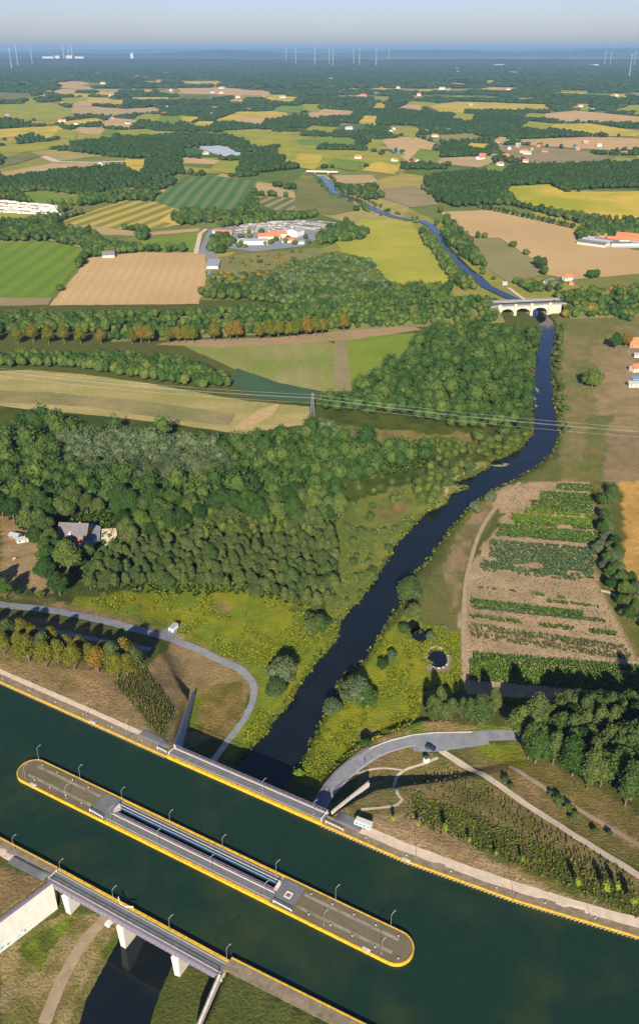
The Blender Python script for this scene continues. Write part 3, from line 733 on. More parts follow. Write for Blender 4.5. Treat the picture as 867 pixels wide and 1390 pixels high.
# upper river reaches
def reach(pts, w, label):
    o = flat_ribbon('river_water', pts, w, M['river'], label, 1.4, 'river'); return o
reach([(712, 416), (698, 408), (676, 398), (660, 390), (648, 378), (632, 366), (618, 352), (606, 338), (595, 322), (586, 308), (572, 301), (556, 299), (534, 295)], 14, 'dark blue river above the old aqueduct')
reach([(534, 295), (515, 288), (500, 281), (484, 272), (468, 267), (455, 262), (446, 250), (436, 240), (422, 236)], 15, 'blue river reach beyond the trees')
reach([(543, 211), (538, 206), (528, 203)], 26, 'blue river bend far upstream')
RIVER_PTS = [P(x, y, 0) for x, y in [(660, 390), (648, 378), (632, 366), (618, 352), (606, 338), (595, 322), (586, 308), (572, 301), (556, 299), (534, 295)]]
RIVER_PTS2 = [P(x, y, 0) for x, y in [(534, 295), (515, 288), (500, 281), (484, 272), (468, 267), (455, 262), (446, 250), (436, 240), (422, 236)]]
RIVER_PTS3 = [P(x, y, 0) for x, y in [(543, 211), (538, 206), (528, 203)]]

# ---------------- far hills on the horizon
def hill(name, D, h0, x0, x1, depth, seed, label):
    xs = np.linspace(x0, x1, 90); prof = h0 * (.45 + .8 * vnoise(xs, xs * 0 + seed, (x1 - x0) / 9, seed) + .12 * vnoise(xs, xs * 0, (x1 - x0) / 45, seed + 2))
    prof *= sm((xs - x0) / ((x1 - x0) * .12)) * sm((x1 - xs) / ((x1 - x0) * .12))
    rows = [(-.5, 0), (-.3, .35), (-.12, .8), (0, 1), (.2, .8), (.5, 0)]
    v = []; f = []
    for k, (dy, hh) in enumerate(rows):
        for i in range(90): v.append((xs[i], D + dy * depth, prof[i] * hh - (2 if hh == 0 else 0)))
    for k in range(len(rows) - 1):
        for i in range(89): f.append((k * 90 + i, k * 90 + i + 1, (k + 1) * 90 + i + 1, (k + 1) * 90 + i))
    return tag(np_mesh(name, v, f, M['hill'], smooth=True), label, 'hills', kind='structure')
M['hill'] = field_mat('far_forest', (.030, .048, .020), (.050, .062, .024), patch=.0009, fine=.004)
hill('hills', 19000, 85, -12000, 14000, 5000, 3, 'low forested ridge at the horizon')
hill('hills', 30000, 160, -24000, 2000, 7000, 5, 'blue forested hills behind the power station')
hill('hills', 34000, 190, -6000, 26000, 8000, 8, 'blue forested hills on the far horizon')
hill('hills', 52000, 225, -40000, 40000, 9000, 11, 'faint hills closing the horizon')

# ================================================================== AQUEDUCT, QUAYS, ISLAND
def part(mb, name, mat, parent, smooth=False):
    """world-space geometry under an unrotated Empty"""
    L = parent.location
    mb.v = [(v[0] - L[0], v[1] - L[1], v[2] - L[2]) for v in mb.v]
    return mb.build(name, mat, parent, smooth)
def st_box(mb, s0, s1, t0, t1, z0, z1):
    mb.prism([S(s0, t0), S(s1, t0), S(s1, t1), S(s0, t1)], z0, z1)
def railing(mb, pts, h=1.15, step=3.0, r=.05):
    """pts with z at the foot"""
    pts = [Vector(p) for p in pts]
    for a_, b_ in zip(pts[:-1], pts[1:]):
        n_ = max(1, int((b_ - a_).length / step)); up = Vector((0, 0, 1))
        for hh in (h, h * .55): mb.tube([a_ + up * hh, b_ + up * hh], r * (1.5 if hh == h else .7), 4)
        for k in range(n_ + 1):
            p_ = a_.lerp(b_, k / n_); mb.tube([p_, p_ + up * h], r, 4)
M['shade_navy_steel'] = plain('shade_navy_steel', (.018, .022, .040), .6, .2, .3, coord='pos')  # shade of the narrow slot put into the blue girder's colour
M['skylit_concrete'] = plain('skylit_shade_concrete', (.40, .45, .53), .85, .12, .3, coord='pos')  # blue of skylit shade mixed into this wall's concrete colour
M['trough'] = plain('trough_steel', (.22, .23, .26), .6, .15, .3, coord='pos')
M['verge'] = plain('dry_verge', (.175, .140, .095), 1, .35, .5, coord='pos', bmp=.4)
def aqueduct(label, outer, inner):
    root = empty('canal_aqueduct', S(35.5, (outer['deck'][0] + inner['deck'][1]) / 2, 0)); tag(root, label, 'aqueduct')
    lo = min(outer['out'], inner['out']); hi = max(outer['out'], inner['out'])
    f0 = lo + (4.75 if outer['dir'] < 0 else .4); f1 = hi - (4.95 if outer['dir'] > 0 else .4)
    mb = MB(); st_box(mb, 0, 71, f0, f1, 8.7, 9.3); part(mb, 'trough_floor', M['trough'], root)
    for sd in (outer, inner):
        y0, y1 = sd['yellow']; d0, d1 = sd['deck']
        mb = MB(); st_box(mb, .02, 70.98, y0 + .01, y1 - .01, 9.32, 11.45); part(mb, 'trough_wall', M['trough'], root)
        mb = MB(); st_box(mb, .02, 70.98, y0, y1, 11.46, CZ + .16)
        part(mb, 'fender_strip', M['yellow'], root)
        mb = MB(); st_box(mb, .02, 70.98, d0 + .003, d1 - .003, 11.9, CZ + .04); part(mb, 'walkway', M['asphalt_new'], root)
        g0, g1 = sorted((sd['out'], sd['out'] + sd['dir'] * -.35))
        zb_ = 10.3 if sd.get('ribs') else 8.4
        mb = MB(); st_box(mb, 0.02, 70.98, g0, g1, zb_, CZ + .22)
        if sd.get('ribs'):
            for k in range(36):
                s_ = 1 + k * 1.97; st_box(mb, s_ - .09, s_ + .09, min(sd['out'], sd['out'] + sd['dir'] * .28), max(sd['out'], sd['out'] + sd['dir'] * .28), 10.4, CZ - .1)
            st_box(mb, .05, 70.95, min(sd['out'] + sd['dir'] * .003, sd['out'] + sd['dir'] * .34), max(sd['out'] + sd['dir'] * .003, sd['out'] + sd['dir'] * .34), CZ - .08, CZ + .18)
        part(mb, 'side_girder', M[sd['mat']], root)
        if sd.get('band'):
            mb = MB(); o_ = sd['out']; st_box(mb, .1, 70.9, o_ - .06, o_ - .003, CZ - .55, CZ + .1); part(mb, 'sunlit_blue_band', M['blue_steel'], root)  # sunlit top of the girder face, coloured in as its own strip
        mb = MB(); tr = sd['out'] - sd['dir'] * .18; railing(mb, [S(.2, tr, CZ + .22), S(70.8, tr, CZ + .22)]); part(mb, 'railing', M['purple'], root)
        mb = MB(); k0 = sd['out'] - sd['dir'] * .75; st_box(mb, .2, 70.8, min(k0, k0 - sd['dir'] * .3), max(k0, k0 - sd['dir'] * .3), CZ + .045, CZ + .2); part(mb, 'kerb', M['cream'], root)
        ye = y1 if sd['yellow'][0] < sd['deck'][0] else y0
        kk = .55 if sd['yellow'][0] < sd['deck'][0] else -.55
        mb = MB(); st_box(mb, .2, 70.8, min(ye + kk, ye + kk * 1.35), max(ye + kk, ye + kk * 1.35), CZ + .045, CZ + .11); part(mb, 'edge_line', M['concrete'], root)
    for s_ in (7.0, 31.0, 53.5):
        mb = MB()
        b_ = [S(s_ - 1.0, lo + .5, -2.5), S(s_ + 1.0, lo + .5, -2.5), S(s_ + 1.0, hi - .5, -2.5), S(s_ - 1.0, hi - .5, -2.5)]
        t_ = [S(s_ - 1.5, lo + .1, 8.68), S(s_ + 1.5, lo + .1, 8.68), S(s_ + 1.5, hi - .1, 8.68), S(s_ - 1.5, hi - .1, 8.68)]
        mb.hexa(b_, t_)
        h0, h1 = (lo + .5, f0 - .02) if outer['dir'] < 0 else (f1 + .02, hi - .5)
        st_box(mb, s_ - 1.1, s_ + 1.1, h0, h1, 8.69, 11.88); part(mb, 'pier', M['white_wall'], root)
    for a_, b_ in ((-1.6, -.02), (71.02, 72.6)):
        mb = MB(); st_box(mb, a_, b_, lo, hi, -2, 11.6); part(mb, 'abutment', M['concrete'], root)
    return root
NORTH = aqueduct('northern aqueduct carrying the canal over the river with a grey walkway and yellow edge',
         dict(yellow=(-.9, .1), deck=(.1, 4.9), out=5.1, dir=1, mat='purple'),
         dict(yellow=(-27.2, I_N), deck=(-29.6, -27.2), out=-30.0, dir=-1, mat='shade_navy_steel', band=True))
SOUTH = aqueduct('southern aqueduct with ribbed violet girder on white piers',
         dict(yellow=(-62.1, -61.1), deck=(-66.5, -62.1), out=-66.8, dir=-1, mat='purple', ribs=True),
         dict(yellow=(I_S, -37.3), deck=(-37.3, -33.3), out=-33.0, dir=1, mat='purple'))
def wing_wall(p0, p1, z0, z1, zb, mat, label, th=.9, rail=True):
    root = empty('wing_wall', (p0.x, p0.y, zb)); tag(root, label, 'retaining wall')
    d = (Vector((p1.x, p1.y)) - Vector((p0.x, p0.y))).normalized(); n_ = Vector((-d.y, d.x)) * th / 2
    mb = MB(); k = 10
    for i in range(k):        # cast in panels with open joints
        f0, f1 = i / k + .0008, (i + 1) / k - .0008
        a_, b_ = Vector((p0.x, p0.y)).lerp(Vector((p1.x, p1.y)), f0), Vector((p0.x, p0.y)).lerp(Vector((p1.x, p1.y)), f1)
        za, zc = z0 + (z1 - z0) * f0, z0 + (z1 - z0) * f1
        bt = [(a_.x - n_.x, a_.y - n_.y, zb), (b_.x - n_.x, b_.y - n_.y, zb), (b_.x + n_.x, b_.y + n_.y, zb), (a_.x + n_.x, a_.y + n_.y, zb)]
        tp = [(a_.x - n_.x, a_.y - n_.y, za), (b_.x - n_.x, b_.y - n_.y, zc), (b_.x + n_.x, b_.y + n_.y, zc), (a_.x + n_.x, a_.y + n_.y, za)]
        m1 = MB(); m1.hexa(bt, tp); part(m1, 'wall_panel', mat, root)
    mc = MB(); w = n_ * 1.25
    mc.hexa([(p0.x - w.x, p0.y - w.y, z0 + .004), (p1.x - w.x, p1.y - w.y, z1 + .004), (p1.x + w.x, p1.y + w.y, z1 + .004), (p0.x + w.x, p0.y + w.y, z0 + .004)],
            [(p0.x - w.x, p0.y - w.y, z0 + .25), (p1.x - w.x, p1.y - w.y, z1 + .25), (p1.x + w.x, p1.y + w.y, z1 + .25), (p0.x + w.x, p0.y + w.y, z0 + .25)])
    part(mc, 'coping', M['cream'] if rail else M['purple'], root)
    mr = MB(); railing(mr, [(p0.x, p0.y, z0 + .25), (p1.x, p1.y, z1 + .25)], 1.1, 2.5, .06); part(mr, 'railing', M['purple'], root)
    return root
pL = P(263, 940, 2.6); pR = P(500, 1064, 9.5)
wing_wall(S(-.9, 5.6), Vector((pL.x, pL.y)), CZ + .1, 2.8, -1, M['skylit_concrete'], 'tall shaded concrete wing wall tapering into the dry slope', th=.6, rail=False)
wing_wall(S(72.0, 5.6), Vector((pR.x, pR.y)), CZ + .1, 9.9, -1, M['concrete'], 'concrete wing wall beside the sunken road')
SW0, SW1 = S(2.0, -66.6), S(-4.0, -92.5)
sw = wing_wall(SW0, SW1, CZ + .05, CZ - .2, -1, M['white_wall'], 'white wing wall with graffiti along its foot', rail=False)
wing_wall(S(70.8, -66.6), S(76.0, -92.0), CZ + .05, CZ - .2, -1, M['white_wall'], 'white wing wall at the east end of the southern aqueduct')
# graffiti: blotchy colour low on the white wall
m, n, b = nodes_of('graffiti_paint'); p_ = pos_of(n)
vo = n.nodes.new('ShaderNodeTexVoronoi'); vo.inputs['Scale'].default_value = .9; n.links.new(p_, vo.inputs['Vector'])
rp = n.nodes.new('ShaderNodeValToRGB'); rp.color_ramp.interpolation = 'CONSTANT'
for ps, c_ in ((.0, (.05, .22, .45)), (.25, (.62, .6, .55)), (.5, (.12, .35, .42)), (.66, (.4, .12, .3)), (.82, (.62, .6, .55))):
    e_ = rp.color_ramp.elements.new(ps); e_.color = (*c_, 1)
sp = n.nodes.new('ShaderNodeSeparateColor'); n.links.new(vo.outputs['Color'], sp.inputs[0]); n.links.new(sp.outputs[0], rp.inputs[0])
n.links.new(rp.outputs[0], b.inputs['Base Color'])
d_ = (SW1 - SW0).normalized(); nn = Vector((-d_.y, d_.x, 0)) * -.46
nn = nn if nn.dot(Vector((1, 0, 0))) > 0 else -nn
mb = MB()
for k in range(9):
    f0 = .36 + k * .066; hh = 1.0 + 1.1 * ((k * 7) % 5) / 5
    a_ = SW0.lerp(SW1, f0) + nn; b_ = SW0.lerp(SW1, f0 + .055) + nn
    mb.quad((a_.x, a_.y, .9), (b_.x, b_.y, .9), (b_.x, b_.y, .9 + hh), (a_.x, a_.y, .9 + hh * .8))
part(mb, 'graffiti', m, sw)
# retaining kerb wall with railing on the river side of the curving road
rw = empty('road_parapet', PT(505, 1020)); tag(rw, 'dark violet parapet along the river side of the curving road', 'parapet')
pts = [P(x, y, 4.2) for x, y in [(433, 1080), (440, 1068), (455, 1050), (476, 1032), (500, 1017)]]
mb = MB()
for a_, b_ in zip(pts[:-1], pts[1:]):
    d = (b_ - a_).normalized(); n_ = Vector((-d.y, d.x, 0)) * .35; e_ = d * .05
    mb.prism([a_ - n_ - e_, b_ - n_ + e_, b_ + n_ + e_, a_ + n_ - e_], -1.0, 4.6)
part(mb, 'wall', M['purple'], rw)
mb = MB(); railing(mb, [p_ + Vector((0, 0, .4)) for p_ in pts], 1.1, 2.5, .07); part(mb, 'railing', M['purple'], rw)
mb = MB()
for a_, b_ in zip([(500, 1017), (530, 1005), (560, 998), (590, 995)], [(530, 1005), (560, 998), (590, 995), (640, 994)]):
    p0, p1 = PT(*a_), PT(*b_); d = (p1 - p0).normalized(); n_ = Vector((-d.y, d.x, 0)) * .18
    mb.prism([p0 - n_, p1 - n_, p1 + n_, p0 + n_], 1.0, 4.05)
part(mb, 'kerb', M['concrete'], rw)
# ---------------- quays
def quay(s_list, qf, side, label, verge=3.6):
    """side +1: bank lies to the north (t grows inland)"""
    root = empty('quay_wall', S(s_list[len(s_list) // 2], float(qf(s_list[len(s_list) // 2])), 9)); tag(root, label, 'quay')
    top, face, soil = MB(), MB(), MB()
    for a_, b_ in zip(s_list[:-1], s_list[1:]):
        A, B = float(qf(a_)), float(qf(b_))
        def ring(o0, o1): return [S(a_, A + side * o0), S(b_, B + side * o0), S(b_, B + side * o1), S(a_, A + side * o1)]
        r_ = ring(-1.15, -.62); r_ = r_ if side > 0 else r_[::-1]; top.prism(r_, CZ - .35, CZ + .12)
        r_ = ring(-.617, verge); r_ = r_ if side > 0 else r_[::-1]; soil.prism(r_, 9, CZ + .03)
        n_ = max(1, int((b_ - a_) / 1.3))
        for k in range(n_):     # sheet piling under the coping
            s0, s1 = a_ + (b_ - a_) * k / n_, a_ + (b_ - a_) * (k + 1) / n_
            T0, T1 = float(qf(s0)), float(qf(s1)); w = (s1 - s0)
            for f0, f1, o0, o1 in ((0, .3, -1.35, -1.35), (.3, .5, -1.35, -.95), (.5, .8, -.95, -.95), (.8, 1, -.95, -1.35)):
                p0 = S(s0 + w * f0, T0 + (T1 - T0) * f0 + side * o0); p1 = S(s0 + w * f1, T0 + (T1 - T0) * f1 + side * o1)
                face.quad((p0.x, p0.y, 9.6), (p1.x, p1.y, 9.6), (p1.x, p1.y, CZ - .36), (p0.x, p0.y, CZ - .36))
    part(top, 'coping', M['yellow'], root); part(face, 'sheet_piling', M['timber'], root); part(soil, 'verge', M['verge'], root)
    return root
quay(list(np.arange(-260, -.1, 20)) + [-.02], qn, 1, 'yellow edged quay on the north bank west of the aqueduct')
quay([71.02, 80, 92, 104, 123, 142, 162, 182, 221, 260], qn, 1, 'yellow edged quay on the north bank east of the aqueduct')
quay(list(np.arange(-260, -.1, 20)) + [-.02], qs, -1, 'yellow edged quay on the south bank west of the aqueduct')
quay([71.02, 90, 120, 160, 200, 260], qs, -1, 'yellow edged quay on the south bank east of the aqueduct')
# ---------------- island between the canal arms
M['island_soil'] = field_mat('island_soil', (.155, .125, .092), (.120, .110, .058), patch=.12, fine=1.2)
M['pavers'] = field_mat('worn_pavers', (.30, .265, .21), (.17, .145, .11), patch=.35, fine=1.5)
def island(s_far, s_near, label):
    root = empty('island', S((s_far + s_near) / 2, -32.2, 9)); tag(root, label, 'island')
    sg = 1 if s_far > s_near else -1; hw = (I_N - I_S) / 2; tc = (I_N + I_S) / 2
    def outline(ins):
        r_ = hw - ins; c0 = s_far - sg * hw; pts = [(s_near, tc - r_)]
        for k in range(19):
            an = -math.pi / 2 + math.pi * k / 18; pts.append((c0 + sg * r_ * math.cos(an), tc + r_ * math.sin(an)))
        pts.append((s_near, tc + r_)); return pts
    o0, o1 = outline(0), outline(.45)
    mb = MB(); mb.prism([S(*q_) for q_ in (outline(.25) if sg > 0 else outline(.25)[::-1])], 9, CZ + .02); part(mb, 'body', M['island_soil'], root)
    mb = MB()
    for i in range(len(o0) - 1):
        a_, b_, c_, d_ = S(*o0[i]), S(*o0[i + 1]), S(*o1[i + 1]), S(*o1[i])
        mb.hexa([(q_.x, q_.y, WZ - .3) for q_ in (a_, b_, c_, d_)], [(q_.x, q_.y, CZ + .14) for q_ in (a_, b_, c_, d_)])
    part(mb, 'coping', M['yellow'], root)
    for tt_ in (-29.6, -34.6):
        mb = MB(); st_box(mb, min(s_near + sg * 9, s_far - sg * 6), max(s_near + sg * 9, s_far - sg * 6), tt_ - .55, tt_ + .55, CZ - .1, CZ + .045); part(mb, 'paved_strip', M['pavers'], root)
    mb = MB(); st_box(mb, min(s_near, s_near + sg * 8), max(s_near, s_near + sg * 8), I_S + 1.0, I_N - 1.0, CZ - .1, CZ + .07); part(mb, 'apron', M['asphalt_new'], root)
    mb = MB(); st_box(mb, min(s_near, s_near - sg * 1.2), max(s_near, s_near - sg * 1.2), -33.0, -29.8, 8, CZ + .3)
    railing(mb, [S(s_near - sg * .6, -33, CZ + .3), S(s_near - sg * .6, -29.8, CZ + .3)], 1.2, 1.2, .08); part(mb, 'end_rail', M['cream'], root)
    return root
island(IS_W, -.05, 'western half of the canal island with a rounded yellow end')
east = island(IS_E, 71.05, 'eastern half of the canal island with a square hatch')
mb = MB()
for a_ in ((74.2, 76.6, -33.6, -33.2), (74.2, 76.6, -31.6, -31.2), (74.2, 74.6, -33.2, -31.6), (76.2, 76.6, -33.2, -31.6)): st_box(mb, a_[0], a_[1], a_[2], a_[3], CZ + .074, CZ + .25)
part(mb, 'hatch', M['cream'], east)
# ---------------- lamps
def make_lamp():
    root = empty('street_lamp')
    mb = MB(); mb.lathe([(.16, 0), (.16, .5), (.1, .55)], 8); mb.build('base', M['steel'], root)
    mb = MB(); mb.tube([(0, 0, .5), (0, 0, 5.4)], [.07, .05], 6); mb.build('pole', M['steel'], root)
    mb = MB(); mb.tube([(0, 0, 5.4), (.25, .15, 6.1), (.9, .5, 6.7)], [.07, .06, .05], 6); mb.build('arm', M['steel'], root)
    mb = MB(); mb.hexa([(.85, .38, 6.6), (1.55, .75, 6.75), (1.45, .98, 6.75), (.75, .60, 6.6)], [(.85, .38, 6.75), (1.55, .75, 6.85), (1.45, .98, 6.85), (.75, .60, 6.75)]); mb.build('lamp_head', M['steel'], root)
    return root
lamp0 = make_lamp(); used = [False]
def lamp(loc, label, group):
    o = lamp0 if not used[0] else copy_tree(lamp0); used[0] = True
    o.location = loc; tag(o, label, 'lamp', group)
def lamps(pix, t_, label, group):
    for x, y in pix:
        w = P(x, y, CZ); s_, _ = st(w.x, w.y); q_ = S(s_, t_ if not callable(t_) else t_(s_), CZ + .05); lamp(q_, label + ('' if t_ is None else (', west of the aqueduct' if s_ < 0 else ', above the river span' if s_ < 71 else ', east of the aqueduct')), group)
lamps([(55, 1029), (111, 1056), (171, 1084), (237, 1113), (307, 1148), (380, 1181), (461, 1213), (536, 1247)], lambda s_: I_N - .35 if (s_ < 0 or s_ > 71) else -27.7, 'grey street lamp on the northern rim of the canal island', 'lamps on the northern rim of the island')
lamps([(37, 1055), (93, 1082), (155, 1110), (219, 1140), (291, 1175), (365, 1209), (446, 1246), (524, 1282)], lambda s_: I_S + 1.6 if (s_ < 0 or s_ > 71) else -36.7, 'grey street lamp along the southern rim of the canal island', 'lamps along the southern rim of the island')
lamps([(28, 1146), (90, 1180), (160, 1218), (236, 1257), (314, 1296)], lambda s_: float(qs(s_)) - .6, 'grey street lamp along the southern quay and aqueduct', 'lamps along the southern quay')
lamps([(40, 940), (112, 977), (167, 1000), (354, 1080), (425, 1107), (568, 1160), (696, 1213), (800, 1245)], lambda s_: float(qn(s_)) + 1.4, 'grey street lamp along the northern quay', 'lamps along the northern quay')
# ---------------- bollards and white edge markers
def make_bollard():
    mb = MB(); mb.lathe([(.22, 0), (.20, .35), (.34, .42), (.36, .58), (.22, .68)], 10); return mb.build('mooring_bollard', M['landing'])
bol0 = make_bollard(); bu = [False]
def bollard(loc, label, group):
    o = bol0 if not bu[0] else bol0.copy()
    if bu[0]: col.objects.link(o)
    bu[0] = True; o.location = loc; o.scale = (.7, .7, .7); tag(o, label, 'bollard', group)
for s_ in list(range(-40, -8, 8)) + list(range(82, 116, 8)):
    bollard(S(s_, I_N - 2.2, CZ + .02), 'small white mooring bollard on the canal island', 'bollards on the island')
    bollard(S(s_ + 3, I_S + 2.6, CZ + .02), 'small white mooring bollard on the canal island', 'bollards on the island')
for s_ in list(range(-110, -10, 16)) + list(range(88, 190, 16)):
    bollard(S(s_, float(qn(s_)) + 1.1, CZ + .03), 'small white mooring bollard on the northern quay', 'bollards on the northern quay')
def marker(s_, t_, label):
    o = empty('ladder_landing', S(s_, t_, CZ)); o.rotation_euler = (0, 0, ROT_U); tag(o, label, 'ladder landing', 'white landings on the yellow copings')
    mb = MB(); mb.box(-1.4, 1.4, -.55, .55, .02, .19); mb.build('slab', M['landing'], o)
    mb = MB()
    for q_ in (-.3, .3): mb.tube([(q_, -.85, .9), (q_, -.85, -1.3)], .04, 5)
    for k in range(5): mb.tube([(-.3, -.85, -.2 - k * .25), (.3, -.85, -.2 - k * .25)], .03, 4)
    mb.build('ladder', M['steel'], o)
for x, y in [(122, 984), (552, 1166)]:
    w = P(x, y, CZ); s_, _ = st(w.x, w.y); marker(s_, float(qn(s_)) - .6, 'white ladder landing on the northern quay coping')
for x, y in [(48, 1063), (504, 1276)]:
    w = P(x, y, CZ); s_, _ = st(w.x, w.y); marker(s_, I_S + .6, 'white ladder landing on the southern rim of the island')
def barrier(p0, p1, label, curved=False):
    o = empty('barrier_gate', p0); tag(o, label, 'barrier')
    d = p1 - p0; mb = MB(); mb.lathe([(.16, 0), (.14, 1.1), (.18, 1.2)], 8); mb.build('post', M['white'], o)
    mb = MB()
    if curved:
        q_ = Vector((-d.y, d.x, 0)) * .22; mb.tube([Vector((0, 0, 1)), d * .35 - q_ + Vector((0, 0, 1)), d * .7 - q_ * .9 + Vector((0, 0, 1)), d + Vector((0, 0, 1))], .16, 6)
    else: mb.tube([(0, 0, 1.0), (d.x, d.y, 1.0)], .10, 6); mb.tube([(0, 0, .55), (d.x, d.y, .55)], .06, 6)
    mb.build('bar', M['white'], o)
    mb = MB(); mb.lathe([(.10, 0), (.10, 1.1)], 8, (d.x, d.y, 0)); mb.build('rest_post', M['white'], o)
barrier(S(.4, .4, CZ + .1), S(.6, 4.6, CZ + .1), 'white barrier across the west end of the northern walkway')
barrier(S(-5.5, .6, CZ + .1), S(-.8, .4, CZ + .1), 'white bar beside the paved apron of the north quay')
barrier(S(70.2, .4, CZ + .1), S(70.4, 4.6, CZ + .1), 'white barrier across the east end of the northern walkway')
barrier(S(72.2, .2, CZ + .1), S(79.5, -.1, CZ + .1), 'long white bar beside the white trailer')
barrier(S(-7.6, -37.0, CZ + .1), S(-1.0, -37.4, CZ + .1), 'white bar on the western island apron')
barrier(S(72.5, -37.2, CZ + .1), S(79.5, -37.4, CZ + .1), 'white bar on the eastern island apron')
barrier(S(.4, -66.2, CZ + .1), S(.4, -62.6, CZ + .1), 'white barrier across the west end of the southern walkway')
barrier(S(26.5, -61.0, CZ + .2), S(33.0, -61.4, CZ + .2), 'white curved bar on the southern walkway edge', True)

# ================================================================== TREES
def ico(sub):
    import bmesh
    bm = bmesh.new(); bmesh.ops.create_icosphere(bm, subdivisions=sub, radius=1.0)
    v = np.array([x.co[:] for x in bm.verts]); f = np.array([[w.index for w in x.verts] for x in bm.faces]); bm.free(); return v, f
ICO1, ICO2 = ico(1), ico(2)
def lobes_for(kind, r):
    if kind == 'broad':
        L = [(0, 0, 7.2, 3.6, 3.6, 4.2)]
        for k in range(8):
            a_ = k * .785 + r.uniform(-.3, .3); d = r.uniform(2.2, 3.2); L.append((d * math.cos(a_), d * math.sin(a_), r.uniform(4.6, 9.2), r.uniform(1.6, 2.5), r.uniform(1.6, 2.5), r.uniform(1.5, 2.3)))
        L += [(r.uniform(-1, 1), r.uniform(-1, 1), 10.6, 2.2, 2.2, 2.0)]
    elif kind == 'poplar':
        L = [(0, 0, 8.0, 2.5, 2.5, 6.4), (r.uniform(-.5, .5), r.uniform(-.5, .5), 12.6, 1.5, 1.5, 3.0)]
        for k in range(7):
            a_ = k * .9 + r.uniform(-.3, .3); d = r.uniform(1.3, 2.0); L.append((d * math.cos(a_), d * math.sin(a_), r.uniform(3.5, 9.5), r.uniform(1.0, 1.5), r.uniform(1.0, 1.5), r.uniform(1.6, 2.6)))
    elif kind == 'willow':
        L = [(0, 0, 4.4, 3.6, 3.6, 4.0)]
        for k in range(9):
            a_ = k * .7 + r.uniform(-.3, .3); d = r.uniform(2.4, 3.6); L.append((d * math.cos(a_), d * math.sin(a_), r.uniform(2.2, 5.6), r.uniform(1.5, 2.2), r.uniform(1.5, 2.2), r.uniform(1.3, 2.0)))
    elif kind == 'lime':
        L = [(0, 0, 6.6, 3.2, 3.2, 3.9), (0, 0, 9.4, 2.0, 2.0, 2.2)]
        for k in range(6):
            a_ = k * 1.05 + r.uniform(-.3, .3); d = r.uniform(1.5, 2.2); L.append((d * math.cos(a_), d * math.sin(a_), r.uniform(4.4, 8.0), r.uniform(1.4, 1.9), r.uniform(1.4, 1.9), r.uniform(1.4, 2.0)))
    elif kind == 'sapling':
        L = [(0, 0, 2.6, .75, .75, 1.3), (.3, .1, 2.1, .5, .5, .7), (-.3, -.2, 2.9, .45, .45, .8)]
    else:   # bush
        L = [(0, 0, 1.3, 1.5, 1.5, 1.5)]
        for k in range(6):
            a_ = k * 1.05 + r.uniform(-.3, .3); d = r.uniform(.9, 1.5); L.append((d * math.cos(a_), d * math.sin(a_), r.uniform(.7, 1.7), r.uniform(.6, 1.0), r.uniform(.6, 1.0), r.uniform(.6, 1.0)))
    return L
def crown_mesh(kind, seed, ncard, size):
    r = random.Random(seed); rg = np.random.default_rng(seed); L = np.array(lobes_for(kind, r))
    vs_, fs_ = [], []; off = 0
    for lb in L:                                 # dim inner mass of foliage
        v, f = ICO1 if ncard < 400 else ICO2
        sc_ = .66 + .16 * rg.random((len(v), 1)); w = v * sc_ * lb[3:6] + lb[:3]
        w[:, 2] = np.maximum(w[:, 2], .15)
        vs_.append(w); fs_.append(f + off); off += len(v)
    area = L[:, 3] * L[:, 5]; pick = rg.choice(len(L), ncard * 2, p=area / area.sum())
    d = rg.normal(size=(ncard * 2, 3)); d /= np.linalg.norm(d, axis=1)[:, None]; d[:, 2] = np.where(d[:, 2] < -.55, -d[:, 2], d[:, 2])
    pts = L[pick, :3] + d * L[pick, 3:6] * rg.uniform(.78, 1.12, (ncard * 2, 1))
    keep = np.ones(len(pts), bool)
    for lb in L: keep &= (((pts - lb[:3]) / lb[3:6]) ** 2).sum(1) > .55
    keep &= pts[:, 2] > .1
    pts, d = pts[keep][:ncard], d[keep][:ncard]; k = len(pts)
    nrm = d + .75 * rg.normal(size=(k, 3)); nrm[:, 2] += .25; nrm /= np.linalg.norm(nrm, axis=1)[:, None]
    a_ = np.cross(nrm, rg.normal(size=(k, 3))); a_ /= np.linalg.norm(a_, axis=1)[:, None]; b_ = np.cross(nrm, a_)
    sz = size * rg.uniform(.55, 1.15, (k, 1)); bend = nrm * sz * .25
    q_ = np.stack([pts - a_ * sz - bend, pts - b_ * sz * .7, pts + a_ * sz - bend, pts + b_ * sz * .7], 1).reshape(-1, 3)
    ids = np.arange(k * 4).reshape(k, 4) + off
    fs_.append(ids[:, [0, 1, 2]]); fs_.append(ids[:, [0, 2, 3]]); vs_.append(q_)
    return np.concatenate(vs_), np.concatenate(fs_)
def trunk_mb(kind, r):
    mb = MB(); H = dict(broad=7.5, poplar=9.5, willow=4.0, lime=6.5, sapling=2.2, bush=1.0)[kind]; R0 = dict(broad=.34, poplar=.26, willow=.36, lime=.26, sapling=.06, bush=.10)[kind]
    mb.tube([(0, 0, -.6), (0, 0, 0), (r.uniform(-.1, .1), r.uniform(-.1, .1), H * .45), (r.uniform(-.2, .2), r.uniform(-.2, .2), H)], [R0 * 1.4, R0 * 1.1, R0 * .8, R0 * .3], 7)
    for k in range(4):
        a_ = k * 1.6 + r.uniform(-.4, .4); z0 = H * r.uniform(.35, .6); l_ = H * .38
        mb.tube([(0, 0, z0), (l_ * .5 * math.cos(a_), l_ * .5 * math.sin(a_), z0 + l_ * .45), (l_ * .85 * math.cos(a_), l_ * .85 * math.sin(a_), z0 + l_ * 1.0)], [R0 * .5, R0 * .34, R0 * .12], 5)
    return mb
PROTO = {}
